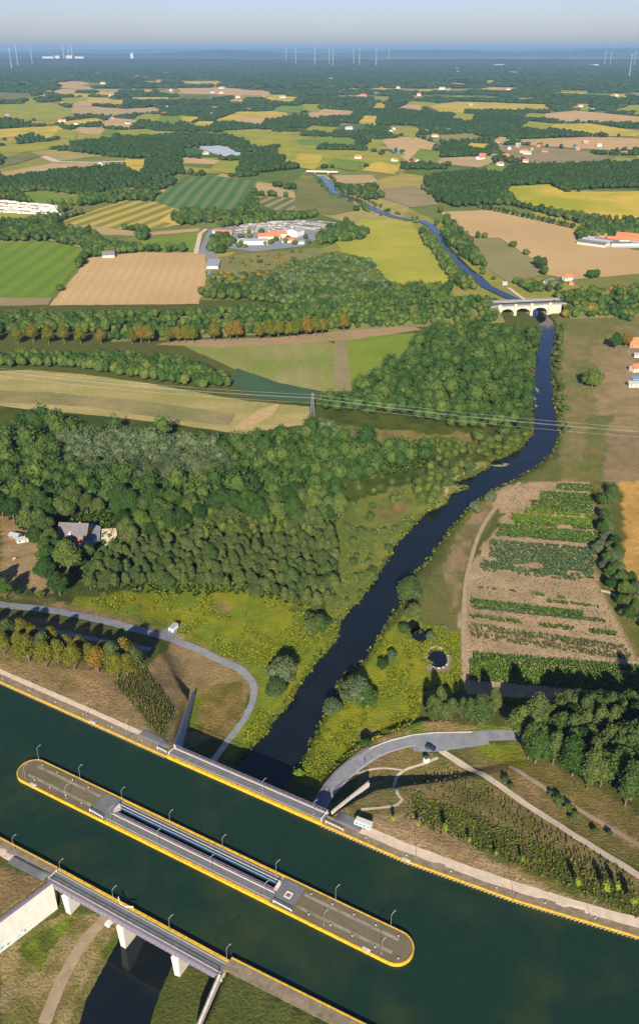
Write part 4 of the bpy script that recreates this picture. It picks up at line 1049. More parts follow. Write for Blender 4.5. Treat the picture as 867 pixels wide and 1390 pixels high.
SPEC = dict(broad=(5, 2100, .43, 'leaf_broad'), poplar=(4, 1500, .37, 'leaf_poplar'), willow=(4, 1700, .38, 'leaf_willow'), lime=(3, 1500, .38, 'leaf_autumn'), sapling=(2, 130, .26, 'leaf_young'), bush=(3, 420, .27, 'leaf_broad'))
for kd, (nv, nc, szz, mt) in SPEC.items():
    PROTO[kd] = []
    for i in range(nv):
        v, f = crown_mesh(kd, 100 + 17 * i + len(kd), nc, szz)
        o = np_mesh(kd + '_crown', v, f, M[mt]); me = o.data; bpy.data.objects.remove(o)
        o = trunk_mb(kd, random.Random(i)).build(kd + '_trunk', M['bark'], None, True); tm = o.data; bpy.data.objects.remove(o)
        PROTO[kd].append((me, tm))
MATV = {}
def variant(me, mt):
    k = (me.name, mt)
    if k not in MATV:
        c_ = me.copy(); c_.materials.clear(); c_.materials.append(M[mt]); MATV[k] = c_
    return MATV[k]
NAMES = dict(broad='broadleaf_tree', poplar='poplar_tree', willow='willow_tree', lime='lime_tree', sapling='sapling', bush='bush')
CATS = dict(broad='tree', poplar='tree', willow='tree', lime='tree', sapling='sapling', bush='bush')
rt = random.Random(5)
def tree(kind, loc, scale, label, group, mt=None, hscale=1.0):
    root = empty(NAMES[kind], loc, rt.uniform(0, 6.28)); root.scale = (scale, scale, scale * hscale)
    me, tm = rt.choice(PROTO[kind])
    link('crown', me if mt is None else variant(me, mt), None, root); link('trunk', tm, None, root)
    tag(root, label, CATS[kind], group); return root

def scatter(poly_px, spacing, zdef=0.0, jit=.38, excl=()):
    w_ = [P(p_[0], p_[1], p_[2] if len(p_) > 2 else zdef) for p_ in poly_px]; poly = [(p_.x, p_.y) for p_ in w_]
    x0, x1 = min(p_[0] for p_ in poly), max(p_[0] for p_ in poly); y0, y1 = min(p_[1] for p_ in poly), max(p_[1] for p_ in poly)
    xs = np.arange(x0, x1, spacing); ys = np.arange(y0, y1, spacing * .87)
    X, Y = np.meshgrid(xs, ys); X = X + (np.arange(len(ys)) % 2)[:, None] * spacing * .5
    X = X.ravel() + RNG.uniform(-jit, jit, X.size) * spacing; Y = Y.ravel() + RNG.uniform(-jit, jit, Y.size) * spacing
    k = inside(poly, X, Y)
    for e_ in excl:
        ew = [P(p_[0], p_[1], p_[2] if len(p_) > 2 else 0) for p_ in e_]; k &= ~inside([(p_.x, p_.y) for p_ in ew], X, Y)
    k &= ~((edge_dist(RIVJ, X, Y, cut=4) < 1.5) | inside(RIVJ, X, Y))
    return X[k], Y[k]
BIG = []       # (distance, kind, x, y, scale, label, group, material, hscale) -> largest become individuals, the rest a wood
def wood(poly_px, spacing, kinds, smin, smax, label, group, excl=(), mt=None, hs=1.0, z=0.0):
    X, Y = scatter(poly_px, spacing, z, excl=excl)
    for x, y in zip(X, Y):
        kd = rt.choice(kinds); BIG.append((y, kd, x, y, rt.uniform(smin, smax) * (1.25 if rt.random() < .14 else 1), label, group, mt, hs * rt.uniform(.92, 1.1)))
YARD = [(-40, 712), (28, 712), (46, 735), (55, 770), (80, 802), (-40, 802)]
HOUSE = [(70, 712), (118, 702), (168, 708), (168, 738), (150, 756), (85, 772), (72, 750)]
WILL = [(80, 590, 6), (180, 583, 8), (300, 600, 8), (315, 640, 6), (200, 655, 5), (90, 640, 5)]
POPL = [(130, 770, 3), (180, 725, 6), (280, 690, 8), (400, 692, 8), (455, 730, 7), (462, 790, 3), (455, 826, 0), (405, 832, 0), (335, 806, 0), (270, 798, 0), (190, 806, 0), (125, 812, 0)]
OPEN = [(470, 690), (560, 670), (620, 690), (540, 740), (470, 850), (440, 800), (455, 740)]
# wood left of the river
wood([(-70, 580, 9), (0, 573, 9), (50, 561, 9), (110, 571, 9), (220, 581, 9), (300, 594, 9), (360, 588, 9), (420, 580, 8), (440, 592, 7), (520, 603, 6), (600, 612, 5), (590, 628, 3), (520, 642, 3), (470, 660, 4), (455, 735, 5), (400, 700, 7), (280, 698, 7), (180, 735, 5), (120, 775, 2), (70, 806, 0), (-70, 740, 0)],
     8.8, ['broad'], .70, 1.45, 'broadleaf tree in the wood between farmhouse and river', 'broadleaf trees of the river wood', excl=(YARD, WILL, HOUSE))
wood(WILL, 7.0, ['willow'], .95, 1.5, 'pale grey green willow inside the river wood', 'pale willows inside the river wood', hs=1.1)
wood(POPL, 6.4, ['poplar', 'poplar', 'broad'], .7, 1.15, 'olive green tree in the stand above the yellow meadow', 'poplars above the yellow meadow', excl=(YARD, HOUSE), hs=.66, mt='leaf_poplar')
wood([(330, 612, 5), (362, 604, 6), (378, 625, 5), (345, 640, 4)], 7, ['willow'], 1.0, 1.3, 'pale grey green willow inside the river wood', 'pale willows inside the river wood')
wood([(415, 578, 5), (440, 572, 5), (462, 590, 4), (430, 602, 4)], 7, ['willow'], .95, 1.2, 'pale grey green willow inside the river wood', 'pale willows inside the river wood')
wood([(575, 640, 2), (640, 630, 2), (655, 640, 1), (605, 660, 1), (600, 685, 0), (575, 694, 0), (560, 680, 1)], 6.8, ['willow', 'broad'], .55, .95, 'rounded riverside tree beside the pale gravel bank', 'riverside trees on the left bank', mt='leaf_poplar')
wood([(455, 640, 3), (570, 640, 2), (560, 670, 1), (505, 725, 1), (470, 735, 1)], 12, ['willow', 'broad', 'bush'], .4, .72, 'young bright tree in the open scrub beside the wood', 'young trees in the open scrub', mt='leaf_poplar')
wood([(462, 740, 1), (520, 715, 1), (545, 708, 0), (520, 760, 0), (478, 830, 0), (460, 810, 0)], 11, ['bush'], .7, 1.5, 'low scrubby shrub on the left river bank', 'scrub on the left river bank', mt='leaf_poplar')
wood([(415, 835, 0), (462, 838, 0), (468, 852, 0), (450, 872, 0), (425, 872, 0), (408, 858, 0)], 7.5, ['bush', 'willow'], .5, .95, 'shrub in the thicket beside the yellow meadow', 'thicket shrubs beside the yellow meadow', mt='leaf_poplar')
# wood between green field and river
wood([(432, 548, 5), (470, 538, 6), (510, 505, 8), (560, 472, 9), (585, 444, 9), (640, 438, 9), (680, 442, 9), (722, 452, 6), (733, 458, 2), (722, 480, 1), (718, 520, 1), (712, 575, 1), (716, 590, 0), (640, 588, 1), (560, 570, 3), (440, 558, 2)],
     9.6, ['broad'], .75, 1.5, 'tall green tree in the wood above the power line', 'trees of the wood above the power line')
wood([(640, 600, 2), (690, 590, 2), (716, 588, 1), (712, 604, 0), (668, 624, 0), (640, 622, 0)], 7.5, ['willow'], .75, 1.05, 'yellowish willow at the river bend below the power line', 'willows at the river bend', mt='leaf_poplar')
wood([(520, 603, 3), (600, 600, 3), (640, 603, 2), (640, 618, 2), (600, 630, 2), (530, 610, 3)], 6.5, ['broad'], .5, .75, 'young green tree at the clearing edge below the power line', 'young trees below the power line', mt='leaf_poplar')
# bottom right wood
wood([(690, 972, 10), (740, 955, 11), (800, 948, 11), (920, 955, 11), (940, 1190, 0), (867, 1128, 0), (800, 1090, 0), (745, 1062, 0), (705, 1035, 0), (696, 1005, 0)], 7.2, ['broad', 'broad', 'poplar'], 1.0, 1.5, 'green tree in the wood beside the gravel track', 'trees of the wood beside the gravel track')
wood([(735, 962, 12), (867, 950, 12), (920, 960, 12), (920, 1010, 8), (800, 1000, 8), (735, 985, 8)], 6.0, ['poplar'], .95, 1.2, 'yellow green tall tree behind the track side wood', 'yellow green trees behind the track side wood', mt='leaf_poplar')
wood([(572, 968, 4), (590, 960, 5), (640, 962, 5), (696, 972, 5), (692, 990, 0), (640, 992, 0), (576, 988, 0)], 5.0, ['broad', 'broad', 'poplar'], .7, 1.05, 'green tree in the row between nursery and curving road', 'trees between nursery and curving road', mt='leaf_poplar')
# row of turning trees on the left bank
for x, y in [(-14, 878), (5, 885), (12, 868), (26, 880), (38, 893), (46, 873), (58, 888), (70, 878), (78, 896), (90, 886), (100, 905), (108, 888), (121, 898), (132, 909), (140, 893), (152, 905), (158, 917), (168, 896), (182, 908), (172, 915), (-28, 868), (-40, 880), (62, 902), (30, 864)]:
    p_ = PT(x + 2, y + 4); BIG.append((0, 'lime' if rt.random() < .75 else 'broad', p_.x, p_.y, rt.uniform(.95, 1.35), 'rounded tree turning yellow and orange between road and canal towpath', 'turning trees between road and towpath', 'leaf_autumn' if rt.random() < .8 else 'leaf_poplar', 1.0))
# row of turning trees along the old canal
for x, y in [(-8, 466), (25, 468), (46, 466), (67, 468), (88, 467), (110, 468), (138, 468), (180, 468), (192, 467), (203, 468), (230, 467), (242, 466), (252, 466), (263, 466), (291, 464), (313, 463), (322, 462), (352, 462), (366, 461), (378, 460), (393, 459), (404, 459), (416, 458), (428, 457), (437, 456), (466, 452)]:
    p_ = P(x, y, 0); BIG.append((1, 'lime', p_.x, p_.y, rt.uniform(1.45, 1.9), 'orange brown lime tree in the avenue beside the dark belt', 'turning limes of the avenue', 'leaf_autumn', 1.0))
# single trees and bushes
def one(kind, x, y, s_, label, mt=None, hs=1.0):
    p_ = PT(x, y); return tree(kind, p_, s_, label, None, mt, hs)
one('willow', 384, 926, 1.6, 'big round bush between the curved lane and the river')
one('willow', 374, 944, 1.1, 'smaller round bush below the big bush by the river', 'leaf_poplar')
one('willow', 484, 950, 1.45, 'large grey green willow bush on the right river bank')
one('willow', 450, 968, .95, 'small grey green willow bush at the water on the right bank')
one('willow', 498, 956, 1.0, 'darker willow bush behind the large right bank willow', 'leaf_broad')
one('willow', 556, 814, 1.6, 'yellow green tree leaning over the river bend', 'leaf_poplar')
one('willow', 562, 838, 1.0, 'shaggy shrub beside the dark inlet pool', 'leaf_poplar')
one('willow', 584, 868, .55, 'grey green shrub between inlet pool and pond')
one('bush', 548, 858, 1.7, 'low shrub on the bank beside the inlet')
one('bush', 520, 905, 1.6, 'low shrub in the right bank meadow')
one('bush', 532, 892, 1.4, 'pale low shrub in the right bank meadow', 'leaf_willow')
one('bush', 645, 694, 2.6, 'round dark bush on the mown right bank', 'leaf_willow')
one('bush', 665, 680, 2.3, 'second round bush on the mown right bank', 'leaf_willow')
one('willow', 803, 526, 1.75, 'lone round dark tree in the dry paddock', 'leaf_broad', 1.25)
one('broad', 834, 474, 1.35, 'tree beside the red house')
one('broad', 848, 472, 1.2, 'yellowing tree beside the red house', 'leaf_autumn')
one('broad', 735, 368, 1.5, 'lone tree between the tan field and green wedge')
one('broad', 728, 362, 1.2, 'smaller tree touching the lone field tree')
one('broad', 82, 808, 1.15, 'big dark tree by the bend of the grey road')
one('broad', 8, 812, 1.0, 'dark tree where the road enters on the bank')
one('broad', -12, 806, 1.1, 'broad dark tree over the road entrance')
one('broad', 62, 768, .95, 'dark round tree beside the farm sheds')
one('broad', 52, 742, 1.0, 'tall dark tree beside the farmhouse gable')
one('broad', 62, 725, 1.1, 'yellowish tree crowding the farmhouse', 'leaf_poplar')
one('bush', 26, 806, 1.2, 'small dark bush in the dry paddock corner')
one('bush', 40, 806, 1.0, 'little bush beside the road verge')
one('bush', 56, 810, 1.3, 'low bush beside the dark road tree')
one('broad', 150, 760, .62, 'rounded tree beside the sandy riding square', 'leaf_poplar')
one('bush', 496, 1013, 1.3, 'dark bush by the parapet of the curving road')
one('bush', 405, 1055, 1.3, 'bright bush on the bank below the aqueduct', 'leaf_young')
for x, y, s_ in [(533, 1118, .9), (566, 1125, .9), (603, 1132, 1.2), (636, 1146, .8), (672, 1163, .7), (782, 1207, 1.3), (821, 1214, 1.4), (836, 1212, 1.2), (858, 1234, 1.5), (708, 1172, .8)]:
    p_ = PT(x, y); tree('sapling', p_, s_ * 1.05, 'young bright green sapling along the sandy towpath', 'saplings along the towpath')
for x, y, s_ in [(685, 1060, .9), (693, 1070, .8), (755, 1085, 1.0), (757, 1090, 1.3), (770, 1100, 1.2), (779, 1108, 1.0), (747, 1080, .8), (806, 1130, .8), (826, 1134, .8), (775, 1113, .8)]:
    p_ = PT(x, y); tree('bush', p_, s_ * .9, 'small bush on the slope beside the gravel track', 'bushes beside the gravel track', 'leaf_poplar')
# hedge on the right of the nursery, trees on the right river bank
wood([(812, 668, 3), (832, 668, 3), (826, 700, 3), (838, 740, 3), (845, 770, 3), (880, 830, 3), (880, 880, 0), (850, 845, 0), (818, 790, 0), (806, 740, 0), (815, 700, 0)], 6.4, ['broad', 'willow'], .55, .85, 'tree of the hedge between nursery and golden field', 'hedge trees beside the nursery')
wood([(755, 440, 1), (765, 440, 1), (762, 500, 1), (768, 560, 1), (768, 590, 1), (748, 624, 0), (745, 618, 0), (759, 590, 0), (757, 540, 0), (752, 500, 0)], 5.4, ['bush', 'willow'], .45, .8, 'bush lining the right river bank', 'bushes lining the right river bank', mt='leaf_poplar')

BIG.sort(key=lambda a_: a_[0])
BZ = height_g(np.array([b_[2] for b_ in BIG]), np.array([b_[3] for b_ in BIG]))
INDIV = dict(broad=290, poplar=200, willow=120, lime=60, bush=120, sapling=30); cnt = {}
rest = []
GMIN, GMAX = {}, {}
for b_ in BIG: GMIN[b_[6]] = min(GMIN.get(b_[6], 9), b_[4]); GMAX[b_[6]] = max(GMAX.get(b_[6], 0), b_[4])
for b_, bz in zip(BIG, BZ):
    d_, kd, x, y, s_, lb, gp, mt, hs = b_
    if mt is None and kd == 'broad' and rt.random() < .22: mt = 'leaf_poplar'
    cnt[kd] = cnt.get(kd, 0)
    if cnt[kd] < INDIV[kd]:
        cnt[kd] += 1
        rel = (s_ - GMIN[gp]) / max(1e-6, GMAX[gp] - GMIN[gp]); size = 'small' if rel < .33 else 'middling' if rel < .67 else 'large'
        tone = 'paler ' if (mt == 'leaf_poplar' and kd == 'broad') else 'grey green ' if kd == 'willow' and mt is None and 'grey' not in lb else ''
        tree(kd, (x, y, bz - .1), s_, size + ' ' + tone + lb, gp, mt, hs)
    else: rest.append(b_ + (bz,))
print('individual trees', cnt, 'rest', len(rest))
# ---------------- foliage mass: trees that stand behind the counted ones, joined
TINT = dict(broad=[(.018, .044, .011), (.034, .064, .016), (.058, .088, .021)], poplar=[(.040, .066, .015), (.056, .080, .018), (.074, .094, .022)],
            willow=[(.052, .078, .040), (.068, .094, .050), (.085, .108, .058)], lime=[(.060, .075, .012), (.110, .092, .014), (.150, .088, .018)])
TINT['leaf_poplar'] = TINT['poplar']; TINT['leaf_broad'] = TINT['broad']; TINT['leaf_willow'] = TINT['willow']
SHAPES2, SHAPES1 = [], []
for i in range(14):
    v, f = ICO2; rg = np.random.default_rng(i)
    dr = rg.normal(size=(7, 3)); dr /= np.linalg.norm(dr, axis=1)[:, None]
    w = v * (.60 + .34 * np.max(np.clip(v @ dr.T, 0, 1) ** 3, axis=1) + .13 * rg.random(len(v)))[:, None]
    k = 84; d = rg.normal(size=(k, 3)); d[:, 2] = np.abs(d[:, 2]) * .9 - .15; d /= np.linalg.norm(d, axis=1)[:, None]
    pts = d * rg.uniform(.72, 1.08, (k, 1)); nr = d + .8 * rg.normal(size=(k, 3)); nr /= np.linalg.norm(nr, axis=1)[:, None]
    a_ = np.cross(nr, rg.normal(size=(k, 3))); a_ /= np.linalg.norm(a_, axis=1)[:, None]; c_ = np.cross(nr, a_); sz = rg.uniform(.10, .21, (k, 1))
    tri = np.stack([pts - a_ * sz, pts + a_ * sz, pts + c_ * sz * 1.5], 1).reshape(-1, 3)
    SHAPES2.append((np.concatenate([w, tri]), np.concatenate([f, np.arange(k * 3).reshape(k, 3) + len(v)])))
    v, f = ICO1; SHAPES1.append((v * (.75 + .4 * rg.random((len(v), 1))), f))
SHAPES3 = []
for i in range(10):      # fuller crowns for the trees of the nearer woods
    rg = np.random.default_rng(50 + i); v, f = ICO2
    dr = rg.normal(size=(9, 3)); dr[:, 2] = np.abs(dr[:, 2]); dr /= np.linalg.norm(dr, axis=1)[:, None]
    def lump(u): return .60 + .42 * np.max(np.clip(u @ dr.T, 0, 1) ** 6, axis=1)
    w = v * (lump(v) * .80)[:, None]
    k = 230; d = rg.normal(size=(k, 3)); d[:, 2] = np.abs(d[:, 2]) - .25; d /= np.linalg.norm(d, axis=1)[:, None]
    pts = d * (lump(d) * rg.uniform(.84, 1.12, k))[:, None]; nr = d + .8 * rg.normal(size=(k, 3)); nr /= np.linalg.norm(nr, axis=1)[:, None]
    a_ = np.cross(nr, rg.normal(size=(k, 3))); a_ /= np.linalg.norm(a_, axis=1)[:, None]; c_ = np.cross(nr, a_); sz = rg.uniform(.055, .125, (k, 1))
    tri = np.stack([pts - a_ * sz, pts + a_ * sz, pts + c_ * sz * 1.7], 1).reshape(-1, 3)
    SHAPES3.append((np.concatenate([w, tri]), np.concatenate([f, np.arange(k * 3).reshape(k, 3) + len(v)])))
def mass(name, trees, shapes, label, mat):
    """trees: rows x, y, z, radius, height, r, g, b"""
    T = np.asarray(trees, float)
    if not len(T): return
    V_, F_, C_ = [], [], []; off = 0; pick = RNG.integers(0, len(shapes), len(T)); an = RNG.uniform(0, 6.28, len(T))
    for k, (v, f) in enumerate(shapes):
        m_ = pick == k; t_ = T[m_]; n_ = len(t_)
        if not n_: continue
        c_, s_ = np.cos(an[m_])[:, None], np.sin(an[m_])[:, None]
        x = (v[:, 0] * c_ - v[:, 1] * s_) * t_[:, 3:4] + t_[:, 0:1]; y = (v[:, 0] * s_ + v[:, 1] * c_) * t_[:, 3:4] + t_[:, 1:2]
        z = np.maximum(v[:, 2] * t_[:, 4:5] * .5 + t_[:, 4:5] * .52, 0) + t_[:, 2:3]
        V_.append(np.stack([x, y, z], -1).reshape(-1, 3))
        F_.append((f[None] + (np.arange(n_) * len(v))[:, None, None] + off).reshape(-1, 3)); off += n_ * len(v)
        C_.append(np.repeat(t_[:, 5:8], len(v), 0))
    o = np_mesh(name, np.concatenate(V_), np.concatenate(F_), mat, smooth=False, attrs={'tint': np.concatenate(C_)})
    return tag(o, label, 'wood', kind='stuff')
def tint(key, f):
    a_ = [tuple(1.22 * q_ for q_ in w_) for w_ in TINT[key]]; f = f * 2; i = min(1, int(f)); g_ = f - i; return tuple(a_[i][q_] * (1 - g_) + a_[i + 1][q_] * g_ for q_ in range(3))
rows = []
for d_, kd, x, y, s_, lb, gp, mt, hs, bz in rest:
    kk = kd if kd in TINT else 'poplar'; c_ = tint(mt if mt in TINT else kk, rt.random())
    H_, R_ = dict(broad=(12.5, 5.0), poplar=(15, 3.2), willow=(8, 4.8), lime=(11, 4), bush=(3, 2.2), sapling=(3, 1))[kd]
    rows.append((x, y, bz - .2, R_ * s_, H_ * s_ * hs, *c_))
mass('woodland', rows, SHAPES3, 'trees deeper in the river woods behind the counted ones', M['leaf_mass']); rows = []
# tree belts and woods of the middle distance
def belt(poly_px, spacing, R_, H_, keys, z=0.0):
    X, Y = scatter(poly_px, spacing, z)
    for x, y in zip(X, Y):
        k_ = rt.uniform(.75, 1.25); rows.append((x, y, -.2, R_ * k_, H_ * rt.uniform(.8, 1.2), *tint(rt.choice(keys), rt.random())))
DK = ['broad', 'broad', 'broad', 'poplar']
belt([(-60, 424, 9), (100, 424, 9), (260, 424, 9), (400, 412, 9), (480, 404, 9), (560, 402, 9), (672, 412, 5), (672, 424, 0), (600, 436, 0), (560, 441, 0), (440, 443, 0), (250, 452, 0), (-60, 456, 0)], 8.0, 5.2, 13, DK)
belt([(-60, 478, 7), (60, 478, 7), (130, 478, 7), (240, 484, 8), (270, 494, 6), (310, 512, 5), (318, 528, 0), (280, 529, 0), (200, 516, 0), (110, 503, 0), (50, 498, 0), (-60, 502, 0)], 7.2, 4.6, 11, DK)
belt([(400, 356, 5), (460, 342, 6), (500, 352, 6), (528, 385, 5), (520, 405, 5), (400, 412, 4), (330, 404, 3), (345, 385, 3)], 8.8, 5.2, 9, ['willow', 'broad', 'poplar'])
belt([(285, 374, 0), (345, 374, 0), (390, 364, 0), (385, 396, 0), (295, 400, 0)], 12.5, 4.8, 7, ['broad', 'willow', 'lime'])
belt([(300, 350, 0), (420, 340, 0), (390, 362, 0), (305, 370, 0)], 24, 3.6, 5, ['broad', 'lime'])
belt([(300, 322, 0), (340, 316, 0), (420, 322, 0), (420, 336, 0), (310, 338, 0)], 26, 4.5, 8, DK)
belt([(0, 308, 7), (60, 308, 7), (110, 318, 7), (165, 330, 7), (190, 332, 7), (190, 345, 0), (130, 345, 0), (100, 330, 0), (60, 322, 0), (-20, 322, 0)], 9, 5.5, 12, ['broad'])
belt([(754, 395, 8), (867, 388, 8), (920, 390, 8), (920, 410, 0), (867, 418, 0), (800, 428, 0), (765, 432, 0), (762, 412, 0)], 8, 5, 12, DK + ['lime'])
belt([(765, 400, 3), (830, 408, 3), (867, 418, 3), (860, 440, 0), (835, 432, 0), (810, 428, 0)], 10, 4.5, 8, DK)
belt([(690, 380, 3), (760, 384, 3), (760, 396, 0), (720, 398, 0)], 9, 4.2, 8, DK)
belt([(570, 312, 3), (585, 318, 3), (605, 350, 3), (628, 378, 3), (645, 392, 1), (630, 395, 0), (612, 385, 0), (590, 350, 0), (570, 325, 0)], 9, 5, 11, ['broad', 'poplar'])
belt([(596, 302, 3), (612, 318, 3), (632, 332, 3), (650, 352, 2), (660, 362, 0), (640, 350, 0), (612, 335, 0), (598, 318, 0)], 12, 5.5, 12, ['broad', 'poplar'])
belt([(188, 316, 5), (200, 314, 5), (200, 328, 0), (188, 328, 0)], 9, 6, 12, ['broad'])
belt([(780, 312, 6), (867, 306, 6), (920, 306, 6), (920, 318, 0), (795, 325, 0), (780, 322, 0)], 11, 6, 13, ['broad'])
belt([(282, 332, 3), (292, 318, 3), (306, 318, 3), (318, 330, 0), (300, 345, 0), (284, 342, 0)], 10, 5.5, 10, DK)
belt([(300, 298, 3), (380, 292, 3), (430, 288, 3), (432, 296, 0), (380, 302, 0), (300, 310, 0)], 11, 5.5, 11, DK)
belt([(430, 318, 3), (470, 300, 3), (500, 315, 3), (500, 325, 0), (460, 330, 0), (432, 334, 0)], 10, 5.5, 11, DK)
belt([(232, 292, 4), (255, 286, 4), (280, 298, 3), (265, 306, 0), (240, 306, 0)], 11, 6, 12, DK)
for rp_ in (RIVER_PTS, RIVER_PTS2, RIVER_PTS3):      # trees that line the upper river
    for a_, b_ in zip(rp_[:-1], rp_[1:]):
        d = (b_ - a_); n_ = Vector((-d.y, d.x, 0)).normalized()
        for k in range(int(d.length / 11)):
            for sg in (-1, 1):
                if rt.random() < .62:
                    q_ = a_ + d * rt.random() + n_ * sg * rt.uniform(12, 20); k_ = rt.uniform(.6, 1.1); rows.append((q_.x, q_.y, -.2, 4.6 * k_, 8.0 * k_, *tint(rt.choice(DK), rt.random())))
for k in range(30):      # small round avenue trees beside the yellow field
    f_ = k / 29; p_ = P(650 + (778 - 650) * f_, 283 + (311 - 283) * f_, 0)
    tree('lime', (p_.x + rt.uniform(-2, 2), p_.y + rt.uniform(-2, 2), 0), rt.uniform(.75, 1.0), 'small round tree of the avenue between yellow and tan field', 'avenue trees beside the yellow field', 'leaf_broad')
mass('woodland', rows, SHAPES2, 'belts and woods of broadleaf trees across the middle of the valley', M['leaf_mass'])
# ---------------- far woods: everything between the fields out to the horizon forest
CLEAR = [[(P(x, y).x, P(x, y).y) for x, y in q_] for q_ in (
    [(262, 345), (264, 312), (300, 300), (440, 296), (450, 318), (420, 345), (300, 345)], [(-20, 268), (85, 281), (80, 296), (-20, 292)],
    [(785, 316), (880, 316), (880, 342), (790, 336)], [(390, 296), (560, 280), (600, 290), (625, 390), (390, 400)], [(270, 340), (400, 335), (400, 380), (270, 400)],
    [(-20, 404), (280, 404), (280, 425), (-20, 425)], [(640, 277), (700, 281), (792, 306), (785, 320), (650, 292)], [(690, 375), (770, 375), (770, 400), (690, 400)], [(0, 230), (20, 210), (60, 210), (190, 216), (190, 226), (60, 222), (0, 240)])]
def far_points(y0, y1, sp, seed, edge):
    pts = []
    k0 = .43
    xs = np.arange(-k0 * y1 - 150, k0 * y1 + 150, sp); ys = np.arange(y0, y1, sp * .87); X, Y = np.meshgrid(xs, ys)
    X = (X + (np.arange(len(ys)) % 2)[:, None] * sp / 2).ravel() + RNG.uniform(-.4, .4, X.size) * sp; Y = Y.ravel() + RNG.uniform(-.4, .4, Y.size) * sp
    k = np.abs(X) < k0 * Y + 150; X, Y = X[k], Y[k]
    k = np.ones(len(X), bool)
    for f_ in FIELDS:
        fx = [q_[0] for q_ in f_]; fy = [q_[1] for q_ in f_]
        bb = (X > min(fx)) & (X < max(fx)) & (Y > min(fy)) & (Y < max(fy))
        if bb.any():
            ii = np.where(bb)[0]; k[ii[inside(f_, X[ii], Y[ii])]] = False
        if y0 > 1500:      # keep the near edges of the fields open, as hedges there are low
            g_ = 75.0; X2, Y2 = X * (1 + g_ / Y), Y + g_
            bb = (X2 > min(fx)) & (X2 < max(fx)) & (Y2 > min(fy)) & (Y2 < max(fy)) & (RNG.random(len(X)) < .8)
            if bb.any():
                ii = np.where(bb)[0]; k[ii[inside(f_, X2[ii], Y2[ii])]] = False
    for f_ in CLEAR: k &= ~inside(f_, X, Y)
    for rp_, w in ((RIVER_PTS, 13), (RIVER_PTS2, 14), (RIVER_PTS3, 40)): k &= edge_dist([(q_.x, q_.y) for q_ in rp_], X, Y, False) > w
    dens = vnoise(X, Y * 2, sp * 18, seed) * .55 + vnoise(X, Y * 1.6, sp * 6, seed + 1) * .45
    k &= dens > edge
    return X[k], Y[k]
far = []
X, Y = far_points(1015, 1900, 11.5, 41, .46)
for x, y in zip(X, Y): k_ = rt.uniform(.7, 1.3); far.append((x, y, -.3, 5.8 * k_, 12.5 * rt.uniform(.7, 1.2), *[.82 * c_ for c_ in tint(rt.choice(DK), rt.random())]))
mass('woodland', far, [(v_[:42 + 126], f_[:80 + 42]) for v_, f_ in SHAPES2], 'woods and hedges between the fields beyond the old canal', M['leaf_mass']); print('far A', len(far))
far = []
X, Y = far_points(1900, 4600, 15, 43, .44)
for x, y in zip(X, Y): k_ = rt.uniform(.7, 1.3); far.append((x, y, -.3, 8.6 * k_, 12 * rt.uniform(.7, 1.2), *[.74 * c_ for c_ in tint('broad', rt.random() * .6)]))
def far_wood(poly, sp):
    X, Y = scatter(poly, sp, 0.0); k = np.ones(len(X), bool)
    for f_ in FIELDS:
        fx = [q_[0] for q_ in f_]; fy = [q_[1] for q_ in f_]
        if max(fx) < X.min() or min(fx) > X.max() or max(fy) < Y.min() or min(fy) > Y.max(): continue
        k &= ~inside(f_, X, Y)
    for x, y in zip(X[k], Y[k]): k_ = rt.uniform(.75, 1.25); far.append((x, y, -.3, sp * .62 * k_, 15 * rt.uniform(.8, 1.2), *[.72 * c_ for c_ in tint('broad', rt.random() * .55)]))
for sp, wpoly in ((10, [(574, 247), (600, 240), (669, 234), (690, 229), (880, 224), (880, 256), (766, 257), (745, 249), (690, 254), (680, 278), (615, 282), (594, 276)]), (11, [(584, 213), (600, 202), (640, 195), (662, 202), (664, 211), (640, 216), (595, 217)]),
                  (14, [(640, 186), (660, 176), (740, 178), (822, 183), (822, 188), (740, 191), (650, 192)]), (17, [(430, 152), (560, 150), (640, 158), (730, 164), (728, 172), (600, 179), (560, 171), (470, 168), (435, 162)]),
                  (11, [(-20, 247), (60, 236), (130, 227), (180, 224), (238, 214), (246, 226), (235, 240), (170, 258), (120, 266), (60, 259), (-20, 262)]), (12, [(95, 197), (180, 190), (255, 196), (268, 213), (180, 216), (110, 208)]),
                  (12, [(340, 215), (420, 206), (436, 216), (400, 230), (345, 236), (300, 234)]), (15, [(280, 170), (420, 162), (445, 168), (370, 176), (290, 180)]), (17, [(-20, 112), (60, 118), (70, 124), (-20, 122)]), (16, [(560, 160), (640, 158), (760, 166), (700, 172), (580, 170)])):
    far_wood(wpoly, sp)
mass('woodland', far, SHAPES1, 'patchwork of dark woods in the distance', M['leaf_mass']); print('far B', len(far))
far = []
X, Y = far_points(4600, 7000, 40, 47, .42)
for x, y in zip(X, Y): k_ = rt.uniform(.7, 1.3); far.append((x, y, -.5, 27 * k_, 17 * rt.uniform(.8, 1.3), *[.72 * c_ for c_ in tint('broad', rt.random() * .6)]))
mass('woodland', far, SHAPES1, 'dark woods between the last fields', M['leaf_far']); far = []
X, Y = far_points(7000, 19000, 84, 48, .20)
for x, y in zip(X, Y): k_ = rt.uniform(.7, 1.3); far.append((x, y, -.5, 60 * k_, 22 * rt.uniform(.8, 1.3), *[.7 * c_ for c_ in tint('broad', rt.random() * .6)]))
mass('woodland', far, SHAPES1, 'forest reaching to the horizon', M['leaf_far']); print('far C', len(far))

